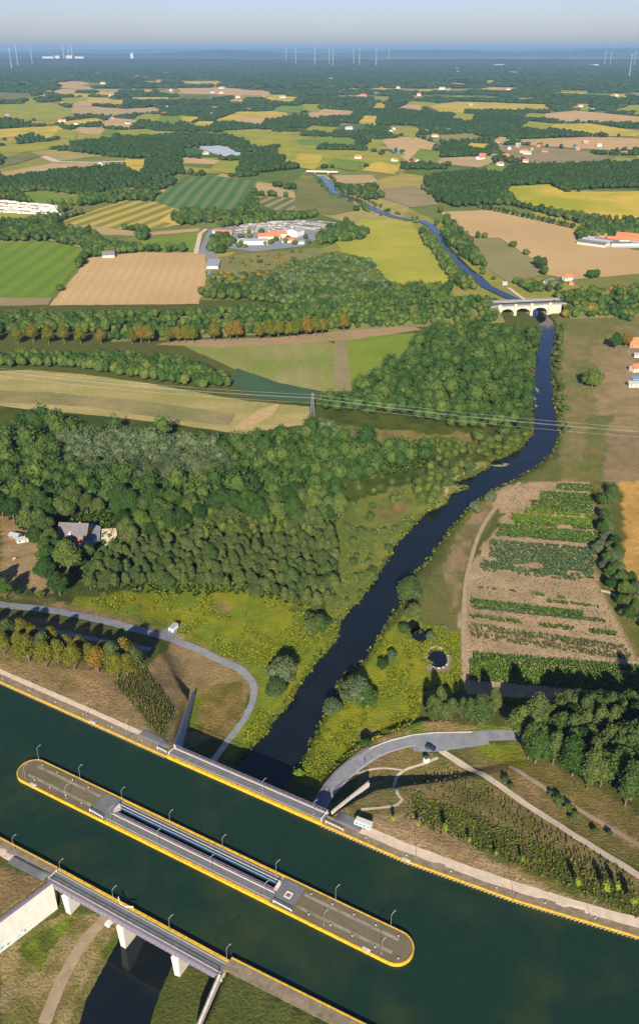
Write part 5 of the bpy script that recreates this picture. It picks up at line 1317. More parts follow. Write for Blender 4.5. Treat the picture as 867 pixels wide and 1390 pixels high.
# ================================================================== CROPS AND SCRUB (nobody could count the plants)
def tufts(name, pts, hgt, wid, tints, label, cat='crop', mat='herb'):
    """small leafy plants, six crossed blades each"""
    Pn = np.asarray(pts, float); k = len(Pn)
    if k == 0: return
    z0 = height_g(Pn[:, 0], Pn[:, 1]); V_, C_ = [], []
    tn_ = np.array(tints)[RNG.integers(0, len(tints), k)] * RNG.uniform(.75, 1.25, (k, 1))
    for q_ in range(5):
        a_ = RNG.uniform(0, 6.28, k); sz = wid * RNG.uniform(.6, 1.2, k); hh = hgt * RNG.uniform(.6, 1.25, k)
        ox, oy = RNG.uniform(-.4, .4, k) * wid, RNG.uniform(-.4, .4, k) * wid
        dx, dy = np.cos(a_) * sz, np.sin(a_) * sz
        A = np.stack([Pn[:, 0] + ox - dx, Pn[:, 1] + oy - dy, z0 + .02 * 0 + hh * .15], -1); B = np.stack([Pn[:, 0] + ox + dx, Pn[:, 1] + oy + dy, z0 + hh * .15], -1)
        Cc = np.stack([Pn[:, 0] + ox + dy * .7, Pn[:, 1] + oy - dx * .7, z0 + hh], -1); D = np.stack([Pn[:, 0] + ox - dy * .6, Pn[:, 1] + oy + dx * .6, z0 + hh * .8], -1)
        V_ += [np.stack([A, B, Cc, D], 1)]; C_.append(np.repeat(tn_, 4, 0).reshape(k, 4, 3))
    V_ = np.concatenate(V_); C_ = np.concatenate(C_); n_ = len(V_)
    ids = np.arange(n_ * 4).reshape(n_, 4)
    f = np.concatenate([ids[:, [0, 1, 2]], ids[:, [1, 0, 3]]])
    o = np_mesh(name, V_.reshape(-1, 3), f, M[mat], attrs={'tint': C_.reshape(-1, 3)})
    return tag(o, label, cat, kind='stuff')
def row_pts(a_, b_, step, jit, prob=1.0, gap=None):
    """a row of plants between two photo points"""
    p0, p1 = PT(*a_), PT(*b_); L = (p1 - p0).length; k = int(L / step); f = (np.arange(k) + .5) / max(1, k)
    X = p0.x + (p1.x - p0.x) * f + RNG.uniform(-jit, jit, k); Y = p0.y + (p1.y - p0.y) * f + RNG.uniform(-jit, jit, k)
    m_ = RNG.random(k) < prob
    if gap is not None: m_ &= vnoise(X, Y, 9, gap) > .42
    return np.stack([X[m_], Y[m_]], -1)
G1 = [(.06, .12, .026), (.085, .15, .033), (.05, .10, .024), (.11, .165, .036)]; G2 = [(.10, .17, .02), (.12, .19, .025)]; G3 = [(.07, .12, .055), (.085, .135, .06), (.06, .10, .048)]
# (left end, right end, rows, band thickness in px, tints, plant height, fill, gappy)
BANDS = [((755, 657), (806, 659), 3, 6, G1, 1.6, .95, None), ((733, 668), (805, 672), 5, 8, G1, 1.7, .95, None), ((720, 680), (803, 685), 4, 8, G1, 1.7, .9, None),
         ((712, 690), (802, 694), 3, 5, G2, 1.4, .9, None), ((694, 698), (803, 706), 4, 6, G2, 1.5, .9, None), ((690, 704), (803, 712), 3, 5, G1, 1.5, .8, 3), ((676, 712), (810, 724), 6, 9, G1, 1.7, .95, None),
         ((672, 722), (812, 733), 3, 4, G3, 1.3, .6, 4), ((664, 734), (806, 745), 7, 14, G3, 1.6, .8, None), ((656, 752), (805, 766), 7, 12, G3, 1.6, .8, 5), ((652, 766), (803, 782), 3, 6, G3, 1.4, .5, 6),
         ((642, 797), (700, 803), 1, 1, G1, 1.6, .5, 7), ((722, 805), (765, 812), 2, 3, G1, 1.7, .8, 8), ((742, 815), (812, 824), 2, 3, G1, 1.5, .7, 9),
         ((638, 814), (790, 832), 6, 6, G1, 1.7, .95, None), ((640, 823), (820, 842), 3, 4, G3, 1.5, .9, None), ((637, 835), (838, 860), 3, 5, G1, 1.7, .7, 12),
         ((636, 847), (850, 878), 5, 9, [(.10, .11, .05), (.08, .10, .045)], 1.2, .5, None), ((638, 858), (860, 890), 5, 8, [(.11, .11, .05), (.08, .10, .045)], 1.2, .45, None),
         ((642, 888), (870, 906), 4, 8, G1, 2.0, .95, None), ((637, 898), (880, 918), 8, 16, G2 + G1, 1.9, .98, None), ((637, 914), (880, 934), 5, 10, G2 + G1, 1.9, .95, None), ((640, 944), (720, 952), 4, 8, G2, 1.7, .9, None)]
for (a_, b_, nr, th, tn_, hh, fill, gp) in BANDS:
    if a_[1] < 790: nr = int(nr * 1.9); th *= 1.7; fill *= .85
    pts = [row_pts((a_[0], a_[1] + th * k / max(1, nr)), (b_[0], b_[1] + th * k / max(1, nr)), .8, .4, fill * .9, gp) for k in range(nr)]
    tufts('nursery_row', np.concatenate(pts), hh * .72, .85 if a_[1] < 790 else .68, tn_, 'band of green nursery plants in rows on bare soil')
X, Y = scatter([(700, 660), (806, 657), (800, 700), (812, 790), (865, 885), (880, 930), (640, 930), (632, 850), (645, 775), (672, 715)], 2.6, .2)
k = RNG.random(len(X)) < .5
tufts('weeds', np.stack([X[k], Y[k]], -1), .5, .4, [(.10, .13, .04), (.14, .14, .06), (.08, .11, .04)], 'sparse weeds on the bare nursery soil', 'weeds')
# rows of young plants on the canal slopes
pts = []
for k in range(15):
    f_ = k / 14; pts.append(row_pts((556 - 6 * f_, 1072 + 38 * f_), (862 + 10 * f_, 1200 + 48 * f_), 1.35, .45, .62))
tufts('slope_planting', np.concatenate(pts), .65, .45, [(.095, .145, .022), (.14, .17, .03), (.19, .19, .036), (.07, .11, .02)], 'low rows of young shrubs on the slope above the sandy towpath', 'planting')
pts = []
for k in range(9):
    f_ = k / 8; pts.append(row_pts((600 - 45 * f_, 1040 + 32 * f_), (850 - 15 * f_, 1185 + 18 * f_), 1.8, .4, .6))
tufts('slope_planting', np.concatenate(pts), .9, .40, [(.13, .125, .045), (.10, .11, .03), (.19, .15, .06)], 'sparse rows of weeds on the upper slope by the gravel track', 'planting')
pts = []
for k in range(15):
    f_ = k / 14; pts.append(row_pts((195 - 40 * f_, 905 + 22 * f_), (237 - 20 * f_, 968 + 32 * f_), 1.3, .3, .9))
tufts('slope_planting', np.concatenate(pts), 1.1, .38, [(.085, .12, .022), (.11, .13, .03), (.19, .15, .06)], 'rows of young shrubs on the slope left of the tall wing wall', 'planting')
def scrub(poly_px, spacing, hgt, wid, tints, label, thr=.35, seed=1):
    X, Y = scatter(poly_px, spacing, 0.5); k = vnoise(X, Y, 12, seed) * .6 + vnoise(X, Y, 4, seed + 1) * .4 > thr
    return tufts('scrub', np.stack([X[k], Y[k]], -1), hgt, wid, tints, label, 'scrub')
YL = [(.19, .215, .018), (.165, .205, .02), (.14, .19, .022), (.215, .225, .016)]
scrub([(100, 818), (240, 790), (330, 800), (450, 835), (465, 852), (435, 905), (395, 990), (345, 1020), (325, 1010), (358, 940), (330, 905), (255, 862), (130, 832)], 1.15, .9, .55, YL, 'yellow flowering herbs in the meadow left of the river', .52, 51)
scrub([(540, 842), (585, 850), (622, 852), (628, 925), (575, 938), (556, 992), (505, 1012), (436, 1062), (404, 1048), (446, 965), (505, 892)], 1.15, .9, .55, YL, 'yellow flowering herbs in the meadow right of the river', .50, 53)
scrub([(465, 730), (560, 690), (615, 668), (606, 690), (545, 742), (505, 800), (470, 850), (445, 830)], 2.4, .9, .8, [(.115, .16, .038), (.15, .185, .045), (.12, .155, .05), (.095, .14, .034)], 'tangled green scrub on the left river bank', .46, 55)
scrub([(0, 590), (330, 604), (420, 592), (560, 612), (600, 618), (560, 640), (470, 655), (455, 735), (455, 810), (440, 830), (330, 806), (120, 812), (60, 745), (0, 700)], 3.6, 2.2, 1.5, [(.045, .08, .016), (.07, .10, .02), (.05, .09, .018)], 'undergrowth beneath the river wood', .2, 57)
# reeds and bushes right at the water
for side, lb in ((RIV_L, 'reeds and bushes along the left water edge'), (RIV_R, 'reeds and bushes along the right water edge')):
    pl = [P(x, y, RZ) for x, y in side[5:33]]; pts = []
    for a_, b_ in zip(pl[:-1], pl[1:]):
        k = int((b_ - a_).length / .9); f = RNG.random(k)[:, None]; q_ = np.array(a_)[None, :2] * (1 - f) + np.array(b_)[None, :2] * f
        pts.append(q_ + RNG.uniform(-2.6, 2.6, (k, 2)))
    pts = np.concatenate(pts); dd = edge_dist(RIVJ, pts[:, 0], pts[:, 1], cut=5); ii = inside(RIVJ, pts[:, 0], pts[:, 1]); s_, t_ = st(pts[:, 0], pts[:, 1])
    pts = pts[(~ii | (dd < .6)) & (t_ > 8)]
    tufts('reeds', pts, 1.5, .75, [(.085, .125, .02), (.13, .16, .022), (.18, .19, .03), (.06, .095, .02)], lb, 'reeds')
# pale flat islets of weed in the river
for i, (x, y, a_, b_) in enumerate([(728, 529, 1.2, 6), (724, 541, 1.6, 4), (727, 551, 1.1, 3), (678, 632, 5.5, 1.3), (686, 630, 2.5, .9), (622, 660, 6, 1.0)]):
    p_ = P(x, y, RZ); r_ = random.Random(i); mb = MB()
    mb.prism([(p_.x + a_ * math.cos(k * .524) * r_.uniform(.7, 1.2), p_.y + b_ * math.sin(k * .524) * r_.uniform(.7, 1.2)) for k in range(12)], RZ - .1, RZ + .12 + .02 * i)
    tag(mb.build('weed_islet', M['weed'] if 'weed' in M else M['dirt']), ('pale weed bed in the narrow upper river', 'pale weed islet off the gravel bank')[i > 2], 'weed islet', 'weed islets in the river')
# stones round the pond
rs = random.Random(4)
for i in range(26):
    cxp, cyp, rx, ry = PONDS[0]; an = i * .2417 + rs.uniform(-.06, .06); x, y = cxp + rx * 1.28 * math.cos(an), cyp + ry * 1.28 * math.sin(an)
    if i == 0:
        mb = MB(); mb.lathe([(.35, -.2), (.5, .1), (.42, .38), (.15, .5)], 7); st0 = mb.build('boulder', M['concrete']); o = st0
    else: o = st0.copy(); col.objects.link(o)
    sc_ = rs.uniform(.5, 1.2); o.location = (x, y, max(-.6, hz(x, y)) - .02); o.scale = (sc_ * rs.uniform(.8, 1.5), sc_, sc_ * .8); o.rotation_euler = (0, 0, rs.uniform(0, 6)); tag(o, 'pale boulder on the rim of the small pond', 'boulder', 'boulders round the pond')

# ================================================================== BUILDINGS
def house(name, loc, rz, L, W, hw, hr, wall, roof, label, cat='house', group=None, win=True, chimney=True, eave=.5, nwin=None):
    root = empty(name, loc, rz); tag(root, label, cat, group)
    mb = MB(); n0 = len(mb.v)
    mb.v += [(-L / 2, -W / 2, -.5), (L / 2, -W / 2, -.5), (L / 2, W / 2, -.5), (-L / 2, W / 2, -.5), (-L / 2, -W / 2, hw), (L / 2, -W / 2, hw), (L / 2, W / 2, hw), (-L / 2, W / 2, hw), (-L / 2, 0, hr - .25), (L / 2, 0, hr - .25)]
    mb.f += [(0, 1, 5, 4), (2, 3, 7, 6), (1, 2, 6, 9, 5), (3, 0, 4, 8, 7)]
    mb.build('wall', wall, root)
    mb = MB(); e = eave; sl = (hr - hw) / (W / 2); zl = hw - e * sl
    for sg in (-1, 1):
        mb.hexa([(-L / 2 - e, sg * (W / 2 + e), zl), (L / 2 + e, sg * (W / 2 + e), zl), (L / 2 + e, 0, hr), (-L / 2 - e, 0, hr)],
                [(-L / 2 - e, sg * (W / 2 + e), zl + .3), (L / 2 + e, sg * (W / 2 + e), zl + .3), (L / 2 + e, 0, hr + .3), (-L / 2 - e, 0, hr + .3)])
    rf_ = mb.build('roof', roof, root)
    if chimney:
        mb = MB(); mb.box(L * .2, L * .2 + .8, -.4, .4, hr - 1, hr + 1.2); mb.build('chimney', M['brick'], rf_)
    if win:
        k = nwin or max(2, int(L / 4))
        for i in range(k):
            x = -L / 2 + L * (i + .5) / k
            if i == k // 2:
                mb = MB(); mb.box(x - .55, x + .55, -W / 2 - .06, -W / 2 + .05, 0, 2.1); mb.build('door', M['timber'], root)
            else:
                mb = MB(); mb.box(x - .6, x + .6, -W / 2 - .05, -W / 2 + .05, 1.0, 2.3); mb.build('window', M['glass'], root)
    return root
# farmhouse in the wood
h0 = PT(101, 733)
fh = house('farmhouse', h0 + Vector((0, 4, 0)), math.radians(-4), 17.5, 12, 4.0, 9.5, M['brick'], M['grey_roof'], 'brick farmhouse with large grey roof in the wood', nwin=6)
mb = MB(); mb.box(-1.8, -.2, -6.8, -4.0, 4.0, 6.0); d_ = mb.build('dormer', M['plaster'], fh)
mb = MB(); mb.box(2, 6, -8.2, -6.07, .2, 2.6); mb.build('porch', M['orange_roof'], fh)
house('shed', PT(22, 730), math.radians(-20), 6, 4, 2.4, 3.4, M['timber'], M['white_roof'], 'small pale roofed shed at the paddock edge', 'shed', chimney=False)
house('shed', PT(31, 735), math.radians(25), 6.5, 3.6, 2.3, 3.2, M['plaster'], M['white_roof'], 'grey roofed lean-to beside the pale shed', 'shed', chimney=False)
house('shed', PT(84, 760), math.radians(20), 9, 4.5, 2.6, 3.8, M['timber'], M['grey_roof'], 'long dark timber shed below the farmhouse', 'shed', chimney=False)
def sheet(name, pix, mat, label, dz=.2, cat='yard'):
    mb = MB(); pts = [PT(x, y) for x, y in pix]; zz = max(p_.z for p_ in pts) + dz
    mb.poly([(p_.x, p_.y, zz) for p_ in pts][::-1]); o = mb.build(name, mat)
    if o.data.polygons[0].normal.z < 0: o.data.flip_normals()
    return tag(o, label, cat, kind='structure')
sheet('yard', [(116, 718), (128, 716), (138, 720), (136, 738), (112, 752), (96, 752), (100, 738), (116, 735)], M['asphalt'], 'grey paved yard beside the farmhouse')
sheet('riding_square', [(139, 721), (158, 720), (160, 730), (142, 748), (136, 742)], M['sand'] if 'sand' in M else M['gravel'], 'pale sandy square beside the farm yard', .26)
def car(loc, rz, paint, label, van=False):
    root = empty('parked_car', loc, rz); tag(root, label, 'car'); H = 1.95 if van else 1.48
    prof = [(-2.15, .35), (2.15, .35), (2.2, .75), (1.95, .95), (1.1, 1.02), (.5, H), (-1.5, H - .03), (-2.05, 1.05), (-2.2, .8)] if not van else [(-2.4, .35), (2.4, .35), (2.45, .9), (1.9, 1.15), (1.4, H), (-2.35, H), (-2.45, .8)]
    mb = MB(); n_ = len(prof)
    for y, k in ((-.88, 1), (.88, 1)): mb.v += [(x, y * (1 if z < 1.05 else .84), z) for x, z in prof]
    mb.f += [tuple(range(n_)), tuple(range(2 * n_ - 1, n_ - 1, -1))] + [(i, i + n_, (i + 1) % n_ + n_, (i + 1) % n_) for i in range(n_)]
    mb.build('body', paint, root)
    mb = MB(); a_, b_, c_, d_ = ((1.0, 1.06), (.54, H - .1), (-1.45, H - .13), (-1.9, 1.1)) if not van else ((1.8, 1.2), (1.42, H - .15), (.4, H - .15), (.4, 1.2))
    for sg in (-1, 1): mb.quad((a_[0] - .1, sg * .88, a_[1]), (d_[0] + .15, sg * .88, d_[1]), (c_[0], sg * .76, c_[1]), (b_[0], sg * .76, b_[1]))
    mb.quad((a_[0] + .08, -.7, a_[1]), (a_[0] + .08, .7, a_[1]), (b_[0] + .04, .62, b_[1] + .03), (b_[0] + .04, -.62, b_[1] + .03))
    mb.build('window', M['glass'], root)
    for x in (-1.35, 1.35):
        for y in (-.8, .8):
            w = MB(); w.lathe([(.2, -.11), (.33, -.1), (.33, .1), (.2, .11)], 12); o = w.build('wheel', M['tyre'], root); o.location = (x, y, .33); o.rotation_euler = (math.pi / 2, 0, 0)
    return root
car(PT(584, 1017) + Vector((0, 0, .22)), math.radians(-28), M['navy_car'], 'dark blue car parked beside the curving road')
vp = P(152, 1251, .2); vp.z = hz(vp.x, vp.y) + .05
car(vp, math.radians(62), M['white'], 'white van on the dry ground below the southern aqueduct', True)
car(PT(132, 728) + Vector((0, 0, .25)), math.radians(80), M['navy_car'], 'dark car in the farmhouse yard')
# white trailer, information hut, container, toilet cabin
tr = empty('trailer', PT(493, 1122) + Vector((0, 0, .15)), ROT_U + .05); tag(tr, 'white trailer with a glazed side on the paved apron', 'trailer')
mb = MB(); mb.prism([(-3.2, -1.2), (3.2, -1.2), (3.2, 1.2), (-3.2, 1.2)], .7, 2.6); mb.box(-3.0, 3.0, -1.0, 1.0, 2.603, 2.8); mb.build('body', M['landing'], tr)
for x in (-2.2, -.7, .8, 2.3):
    mb = MB(); mb.box(x - .6, x + .6, -1.24, -1.19, 1.2, 2.3); mb.build('window', M['blue_glass'] if 'blue_glass' in M else M['glass'], tr)
for x in (-.8, .8):
    for y in (-1.0, 1.0):
        w = MB(); w.lathe([(.2, -.12), (.38, -.1), (.38, .1), (.2, .12)], 12); o = w.build('wheel', M['tyre'], tr); o.location = (x, y, .38); o.rotation_euler = (math.pi / 2, 0, 0)
mb = MB(); mb.tube([(3.2, 0, .7), (4.6, 0, .55)], .07, 6); mb.build('drawbar', M['steel'], tr)
house('information_hut', PT(471, 1103), ROT_U, 2.8, 1.6, 2.0, 2.7, M['white'], M['green_roof'] if 'green_roof' in M else M['grey_roof'], 'small white notice hut with dark roof by the footpath', 'hut', win=False, chimney=False, eave=.3)
ct_ = empty('container', PT(236, 855) + Vector((0, 0, .2)), math.radians(65)); tag(ct_, 'white container cabin in the parking bay of the road', 'container')
mb = MB(); mb.box(-2.6, 2.6, -1.2, 1.2, .1, 2.5); mb.build('body', M['white'], ct_)
mb = MB(); mb.box(-2.7, 2.7, -1.3, 1.3, 2.503, 2.65); mb.build('roof', M['white_roof'], ct_)
mb = MB(); mb.box(-2.66, -2.6, -.5, .5, .2, 2.2); mb.build('door', M['blue_steel'], ct_)
cb = empty('cabin', PT(578, 1034), math.radians(30)); tag(cb, 'small white and green cabin at the head of the footpath', 'cabin')
mb = MB(); mb.box(-.9, .9, -.9, .9, 0, 2.3); mb.build('body', M['white'], cb)
mb = MB(); mb.hexa([(-1, -1, 2.303), (1, -1, 2.303), (1, 1, 2.303), (-1, 1, 2.303)], [(-.7, -.7, 2.7), (.7, -.7, 2.7), (.7, .7, 2.7), (-.7, .7, 2.7)]); mb.build('roof', M['green_roof'] if 'green_roof' in M else M['grey_roof'], cb)
# walker on the road
def person(loc, rz):
    me = bpy.data.meshes.new('person'); J = [(0, 0, .95, .13), (0, 0, 1.2, .15), (0, 0, 1.42, .13), (0, 0, 1.52, .06), (0, .02, 1.64, .10), (0, .02, 1.74, .09),
         (-.10, 0, .9, .10), (-.11, .14, .5, .07), (-.11, .16, .08, .05), (-.11, .28, .04, .045), (.10, 0, .9, .10), (.11, -.02, .5, .07), (.11, -.18, .09, .05), (.11, -.06, .04, .045),
         (-.20, 0, 1.40, .06), (-.25, -.08, 1.15, .05), (-.25, .04, .92, .035), (.20, 0, 1.40, .06), (.25, .08, 1.15, .05), (.25, .2, .94, .035)]
    E_ = [(0, 1), (1, 2), (2, 3), (3, 4), (4, 5), (0, 6), (6, 7), (7, 8), (8, 9), (0, 10), (10, 11), (11, 12), (12, 13), (2, 14), (14, 15), (15, 16), (2, 17), (17, 18), (18, 19)]
    me.from_pydata([j[:3] for j in J], E_, []); o = link('person', me, M['dark']); o.location = loc; o.rotation_euler = (0, 0, rz)
    sk = o.modifiers.new('skin', 'SKIN'); 
    for i, j in enumerate(J): me.skin_vertices[0].data[i].radius = (j[3], j[3])
    me.skin_vertices[0].data[0].use_root = True
    o.modifiers.new('sub', 'SUBSURF').levels = 1
    return tag(o, 'person in dark clothing walking on the curving road', 'person')
person(PT(495, 1036) + Vector((0, 0, .17)), -.6)
# cattle in the dry paddock
def cow(loc, rz, mat, label):
    me = bpy.data.meshes.new('cow'); J = [(-.75, 0, 1.1, .30), (0, 0, 1.05, .36), (.6, 0, 1.1, .32), (1.0, 0, 1.2, .20), (1.3, 0, 1.15, .15), (1.55, 0, .95, .11)]
    E_ = [(0, 1), (1, 2), (2, 3), (3, 4), (4, 5)]
    for k, (px_, y) in enumerate(((0, .22), (0, -.22), (2, .2), (2, -.2))):
        x = J[px_][0]; b0_ = len(J); J += [(x + (-.05 if px_ == 0 else .05), y, .75, .14), (x + (-.12 if px_ == 0 else .05), y, .42, .08), (x, y, .03, .07)]; E_ += [(px_, b0_), (b0_, b0_ + 1), (b0_ + 1, b0_ + 2)]
    b0_ = len(J); J += [(-1.05, 0, 1.15, .05), (-1.12, 0, .6, .03)]; E_ += [(0, b0_), (b0_, b0_ + 1)]
    me.from_pydata([j[:3] for j in J], E_, []); o = link('cow', me, mat); o.location = loc; o.rotation_euler = (0, 0, rz)
    o.modifiers.new('skin', 'SKIN')
    for i, j in enumerate(J): me.skin_vertices[0].data[i].radius = (j[3], j[3])
    me.skin_vertices[0].data[1].use_root = True
    o.modifiers.new('sub', 'SUBSURF').levels = 1
    return tag(o, label, 'cow')
cow(PT(11, 783), .4, M['dark'], 'dark cow standing in the dry paddock near the bushes')
cow(PT(20, 783), 2.2, M['tyre'], 'black cow beside the dark cow in the paddock')
cow(PT(20, 760), 1.0, M['plaster'], 'pale cow alone in the middle of the paddock')

# ================================================================== OLD AQUEDUCT
ZD = 11.5
A0, A1 = P(676, 415.5, ZD), P(762, 411.5, ZD)
ax = (A1 - A0); LEN = ax.length; ob = empty('old_aqueduct', (A0.x, A0.y, 0), math.atan2(ax.y, ax.x)); tag(ob, 'old stone aqueduct with three arches over the river', 'aqueduct')
M['stone'] = plain('pale_stone', (.40, .36, .29), .9, .18, .25)
def at_px(x): return (P(x, 415, ZD) - A0).dot(ax) / LEN
arches = [(at_px(689), 7.6), (at_px(711), 9.0), (at_px(736), 9.0)]
def soffit(u):
    for c_, r_ in arches:
        if abs(u - c_) < r_: return 1.8 + math.sqrt(max(0, 1 - ((u - c_) / r_) ** 2)) * 5.8
    return -2.5
us = sorted(set([0, LEN] + [round(c_ + r_ * k / 14, 3) for c_, r_ in arches for k in range(-14, 15)] + [round(c_ + sg * (r_ + .001), 3) for c_, r_ in arches for sg in (-1, 1)]))
us = [u for u in us if 0 <= u <= LEN]
BW = 22.0; mb = MB()
for u0, u1 in zip(us[:-1], us[1:]):
    um = (u0 + u1) / 2; wall_ = soffit(um) < 0
    z0, z1 = (-2.5, -2.5) if wall_ else (max(soffit(u0), 1.8), max(soffit(u1), 1.8))
    for y in (0, BW): mb.quad((u0, y, z0), (u1, y, z1), (u1, y, ZD - 1.2), (u0, y, ZD - 1.2))
    if not wall_: mb.quad((u0, 0, z0), (u0, BW, z0), (u1, BW, z1), (u1, 0, z1))
for c_, r_ in arches:
    for sg in (-1, 1): mb.quad((c_ + sg * r_, 0, -2.5), (c_ + sg * r_, BW, -2.5), (c_ + sg * r_, BW, 1.8), (c_ + sg * r_, 0, 1.8))
mb.build('arch_wall', M['stone'], ob)
for c_, r_ in arches:     # voussoir ring, a little proud
    m1 = MB()
    for k in range(15):
        a0, a1 = math.pi * k / 15 + .012, math.pi * (k + 1) / 15 - .012
        def rp(a_, e): return (c_ + (r_ + e) * math.cos(a_), 1.8 + (5.8 + e) * math.sin(a_))
        q_ = [rp(a0, 0), rp(a0, 1.0), rp(a1, 1.0), rp(a1, 0)]
        m1.hexa([(x, 0.0, z) for x, z in q_], [(x, -.22, z) for x, z in q_])
    m1.build('arch_ring', M['stone'], ob)
for y in (-.5, BW - 2.2):
    mb = MB(); mb.box(-9, LEN + 6, y, y + 2.7, ZD - 1.2, ZD); mb.build('parapet_walk', M['trough'], ob)
    mb = MB(); railing(mb, [(-9, y + .2, ZD), (LEN + 6, y + .2, ZD)], 1.2, 3.0, .09); mb.build('railing', M['steel'], ob)
mb = MB(); mb.box(.2, LEN - .2, .5, BW - .5, ZD - 3.4, ZD - 2.9); mb.build('trough_floor', M['concrete'], ob)
for u in ((arches[0][0] + arches[1][0]) / 2, (arches[1][0] + arches[2][0]) / 2, arches[2][0] + arches[2][1] + 2.4, arches[0][0] - arches[0][1] - 2):
    mb = MB(); mb.box(u - 1.6, u + 1.6, -1.3, -.003, -2.5, ZD - .5); mb.hexa([(u - 1.9, -1.6, ZD - .497), (u + 1.9, -1.6, ZD - .497), (u + 1.9, -.6, ZD - .497), (u - 1.9, -.6, ZD - .497)], [(u - 1.6, -1.4, ZD + 1.6), (u + 1.6, -1.4, ZD + 1.6), (u + 1.6, -.7, ZD + 1.6), (u - 1.6, -.7, ZD + 1.6)])
    mb.build('buttress', M['stone'], ob)
# embankments and the old canal bed on both sides
mb = MB()
xh = Vector((ax.x, ax.y, 0)).normalized(); yh = Vector((-xh.y, xh.x, 0)); B0 = Vector((A0.x, A0.y, 0))
def ob_pt(u, y, z): return B0 + xh * u + yh * y + Vector((0, 0, z))
for u0, u1 in ((-420, -.5), (LEN + .5, LEN + 330)):
    hgt_ = ZD - 1.25
    for (ya, za), (yb, zb) in zip([(-26, -.3), (0, hgt_), (3, hgt_), (4, hgt_ - 2.4), (BW - 4, hgt_ - 2.4), (BW - 3, hgt_), (BW, hgt_)], [(0, hgt_), (3, hgt_), (4, hgt_ - 2.4), (BW - 4, hgt_ - 2.4), (BW - 3, hgt_), (BW, hgt_), (BW + 26, -.3)]):
        mb.quad(ob_pt(u0, ya, za), ob_pt(u1, ya, za), ob_pt(u1, yb, zb), ob_pt(u0, yb, zb))
ER = random.Random(77); erow = []
for u0, u1 in ((-420, -6), (LEN + 8, LEN + 330)):
    u = u0
    while u < u1:
        for y, z in ((-22, 1.5), (-15, 5), (-8, 8.5), (-2.5, 11), (BW + 2, 10.5), (BW + 9, 7)):
            if ER.random() < .85:
                q_ = ob_pt(u + ER.uniform(-2.5, 2.5), y + ER.uniform(-2, 2), z); k_ = ER.uniform(.7, 1.15); erow.append((q_.x, q_.y, q_.z - .5, 4.2 * k_, 8.5 * k_, *tint(ER.choice(DK), ER.random())))
        u += 6.5
mass('woodland', erow, SHAPES2, 'dark trees growing on the old canal embankment', M['leaf_mass'])
M['bank'] = field_mat('bank_grass', (.10, .115, .035), (.15, .14, .06), patch=.03)
tag(mb.build('embankment', M['bank']), 'green embankment carrying the old canal', 'embankment', kind='structure')
mb = MB()
mb.quad(ob_pt(-420, 2, ZD - 2.2), ob_pt(LEN + 330, 2, ZD - 2.2), ob_pt(LEN + 330, BW - 2, ZD - 2.2), ob_pt(-420, BW - 2, ZD - 2.2))
tag(mb.build('canal_water', M['river']), 'dark blue water of the old canal', 'canal', kind='structure')
# small road bridge far upstream
bp = P(437, 236, 0); sb = empty('road_bridge', bp, math.radians(-12)); tag(sb, 'small pale road bridge far up the river', 'bridge')
mb = MB(); mb.box(-38, 38, -5, 5, 4.2, 5.4); mb.build('deck', M['concrete'], sb)
for x in (-16, 16):
    mb = MB(); mb.box(x - 1.2, x + 1.2, -4, 4, -1, 4.19); mb.build('pier', M['concrete'], sb)
for y in (-4.8, 4.8):
    mb = MB(); mb.box(-38, 38, y - .15, y + .15, 5.41, 6.5); mb.build('parapet', M['concrete'], sb)

# ================================================================== POWER LINE
def pylon(loc, rz, label, H=21.0):
    root = empty('pylon', loc, rz); tag(root, label, 'pylon', 'pylons of the power line'); mb = MB()
    def lv(z): w = 1.6 * (1 - z / H) + .25; return [(-w, -w, z), (w, -w, z), (w, w, z), (-w, w, z)]
    zs = [0, 4, 7.5, 10.5, 13.5, 16, 18.5, H - .2]
    for q_ in range(4): mb.tube([lv(z)[q_] for z in zs],   .09, 4)
    for z0, z1 in zip(zs[:-1], zs[1:]):
        a_, b_ = lv(z0), lv(z1)
        for q_ in range(4):
            w = (q_ + 1) % 4; mb.tube([a_[q_], b_[w]], .07, 3); mb.tube([a_[w], b_[q_]], .07, 3); mb.tube([b_[q_], b_[w]], .07, 3)
    mb.build('tower', M['steel'], root)
    for z, w in ((15.5, 5.5), (18.8, 4.0)):
        mb = MB()
        for s_ in (-1, 1):
            mb.tube([(0, 0, z + 1.2), (0, s_ * w, z)], .09, 4); mb.tube([(0, 0, z), (0, s_ * w, z)], .09, 4)
            mb.tube([(0, s_ * w, z), (0, s_ * w, z - 1.0)], .08, 4)
        mb.build('cross_arm', M['steel'], root)
    return root
pa = P(424, 566, 0); dirv = Vector((246, -62, 0)).normalized(); rzp = math.atan2(dirv.y, dirv.x)
PY = [pa - dirv * 330, pa, pa + dirv * 340]
for p_, lb in zip(PY, ('steel lattice pylon beyond the dry pasture', 'steel lattice pylon at the edge of the wood', 'steel lattice pylon beyond the dry paddock')):
    pylon(p_, rzp, lb)
nrm = Vector((-dirv.y, dirv.x, 0))
for a_, b_, lb in ((PY[0], PY[1], 'spanning the dry pasture'), (PY[1], PY[2], 'spanning the river')):
    for z, w in ((14.5, 5.5), (17.8, 4.0)):
        for s_ in (-1, 1):
            mb = MB(); pts = []
            for k in range(21):
                f_ = k / 20; pts.append(a_.lerp(b_, f_) + nrm * (w * s_) + Vector((0, 0, z - 7.0 * 4 * f_ * (1 - f_) * .55)))
            mb.tube(pts, .04, 4)
            tag(mb.build('power_cable', M['cable']), 'thin pale power cable ' + lb + ', ' + ('upper' if z > 16 else 'lower') + ' pair', 'cable', 'cables of the power line ' + lb)

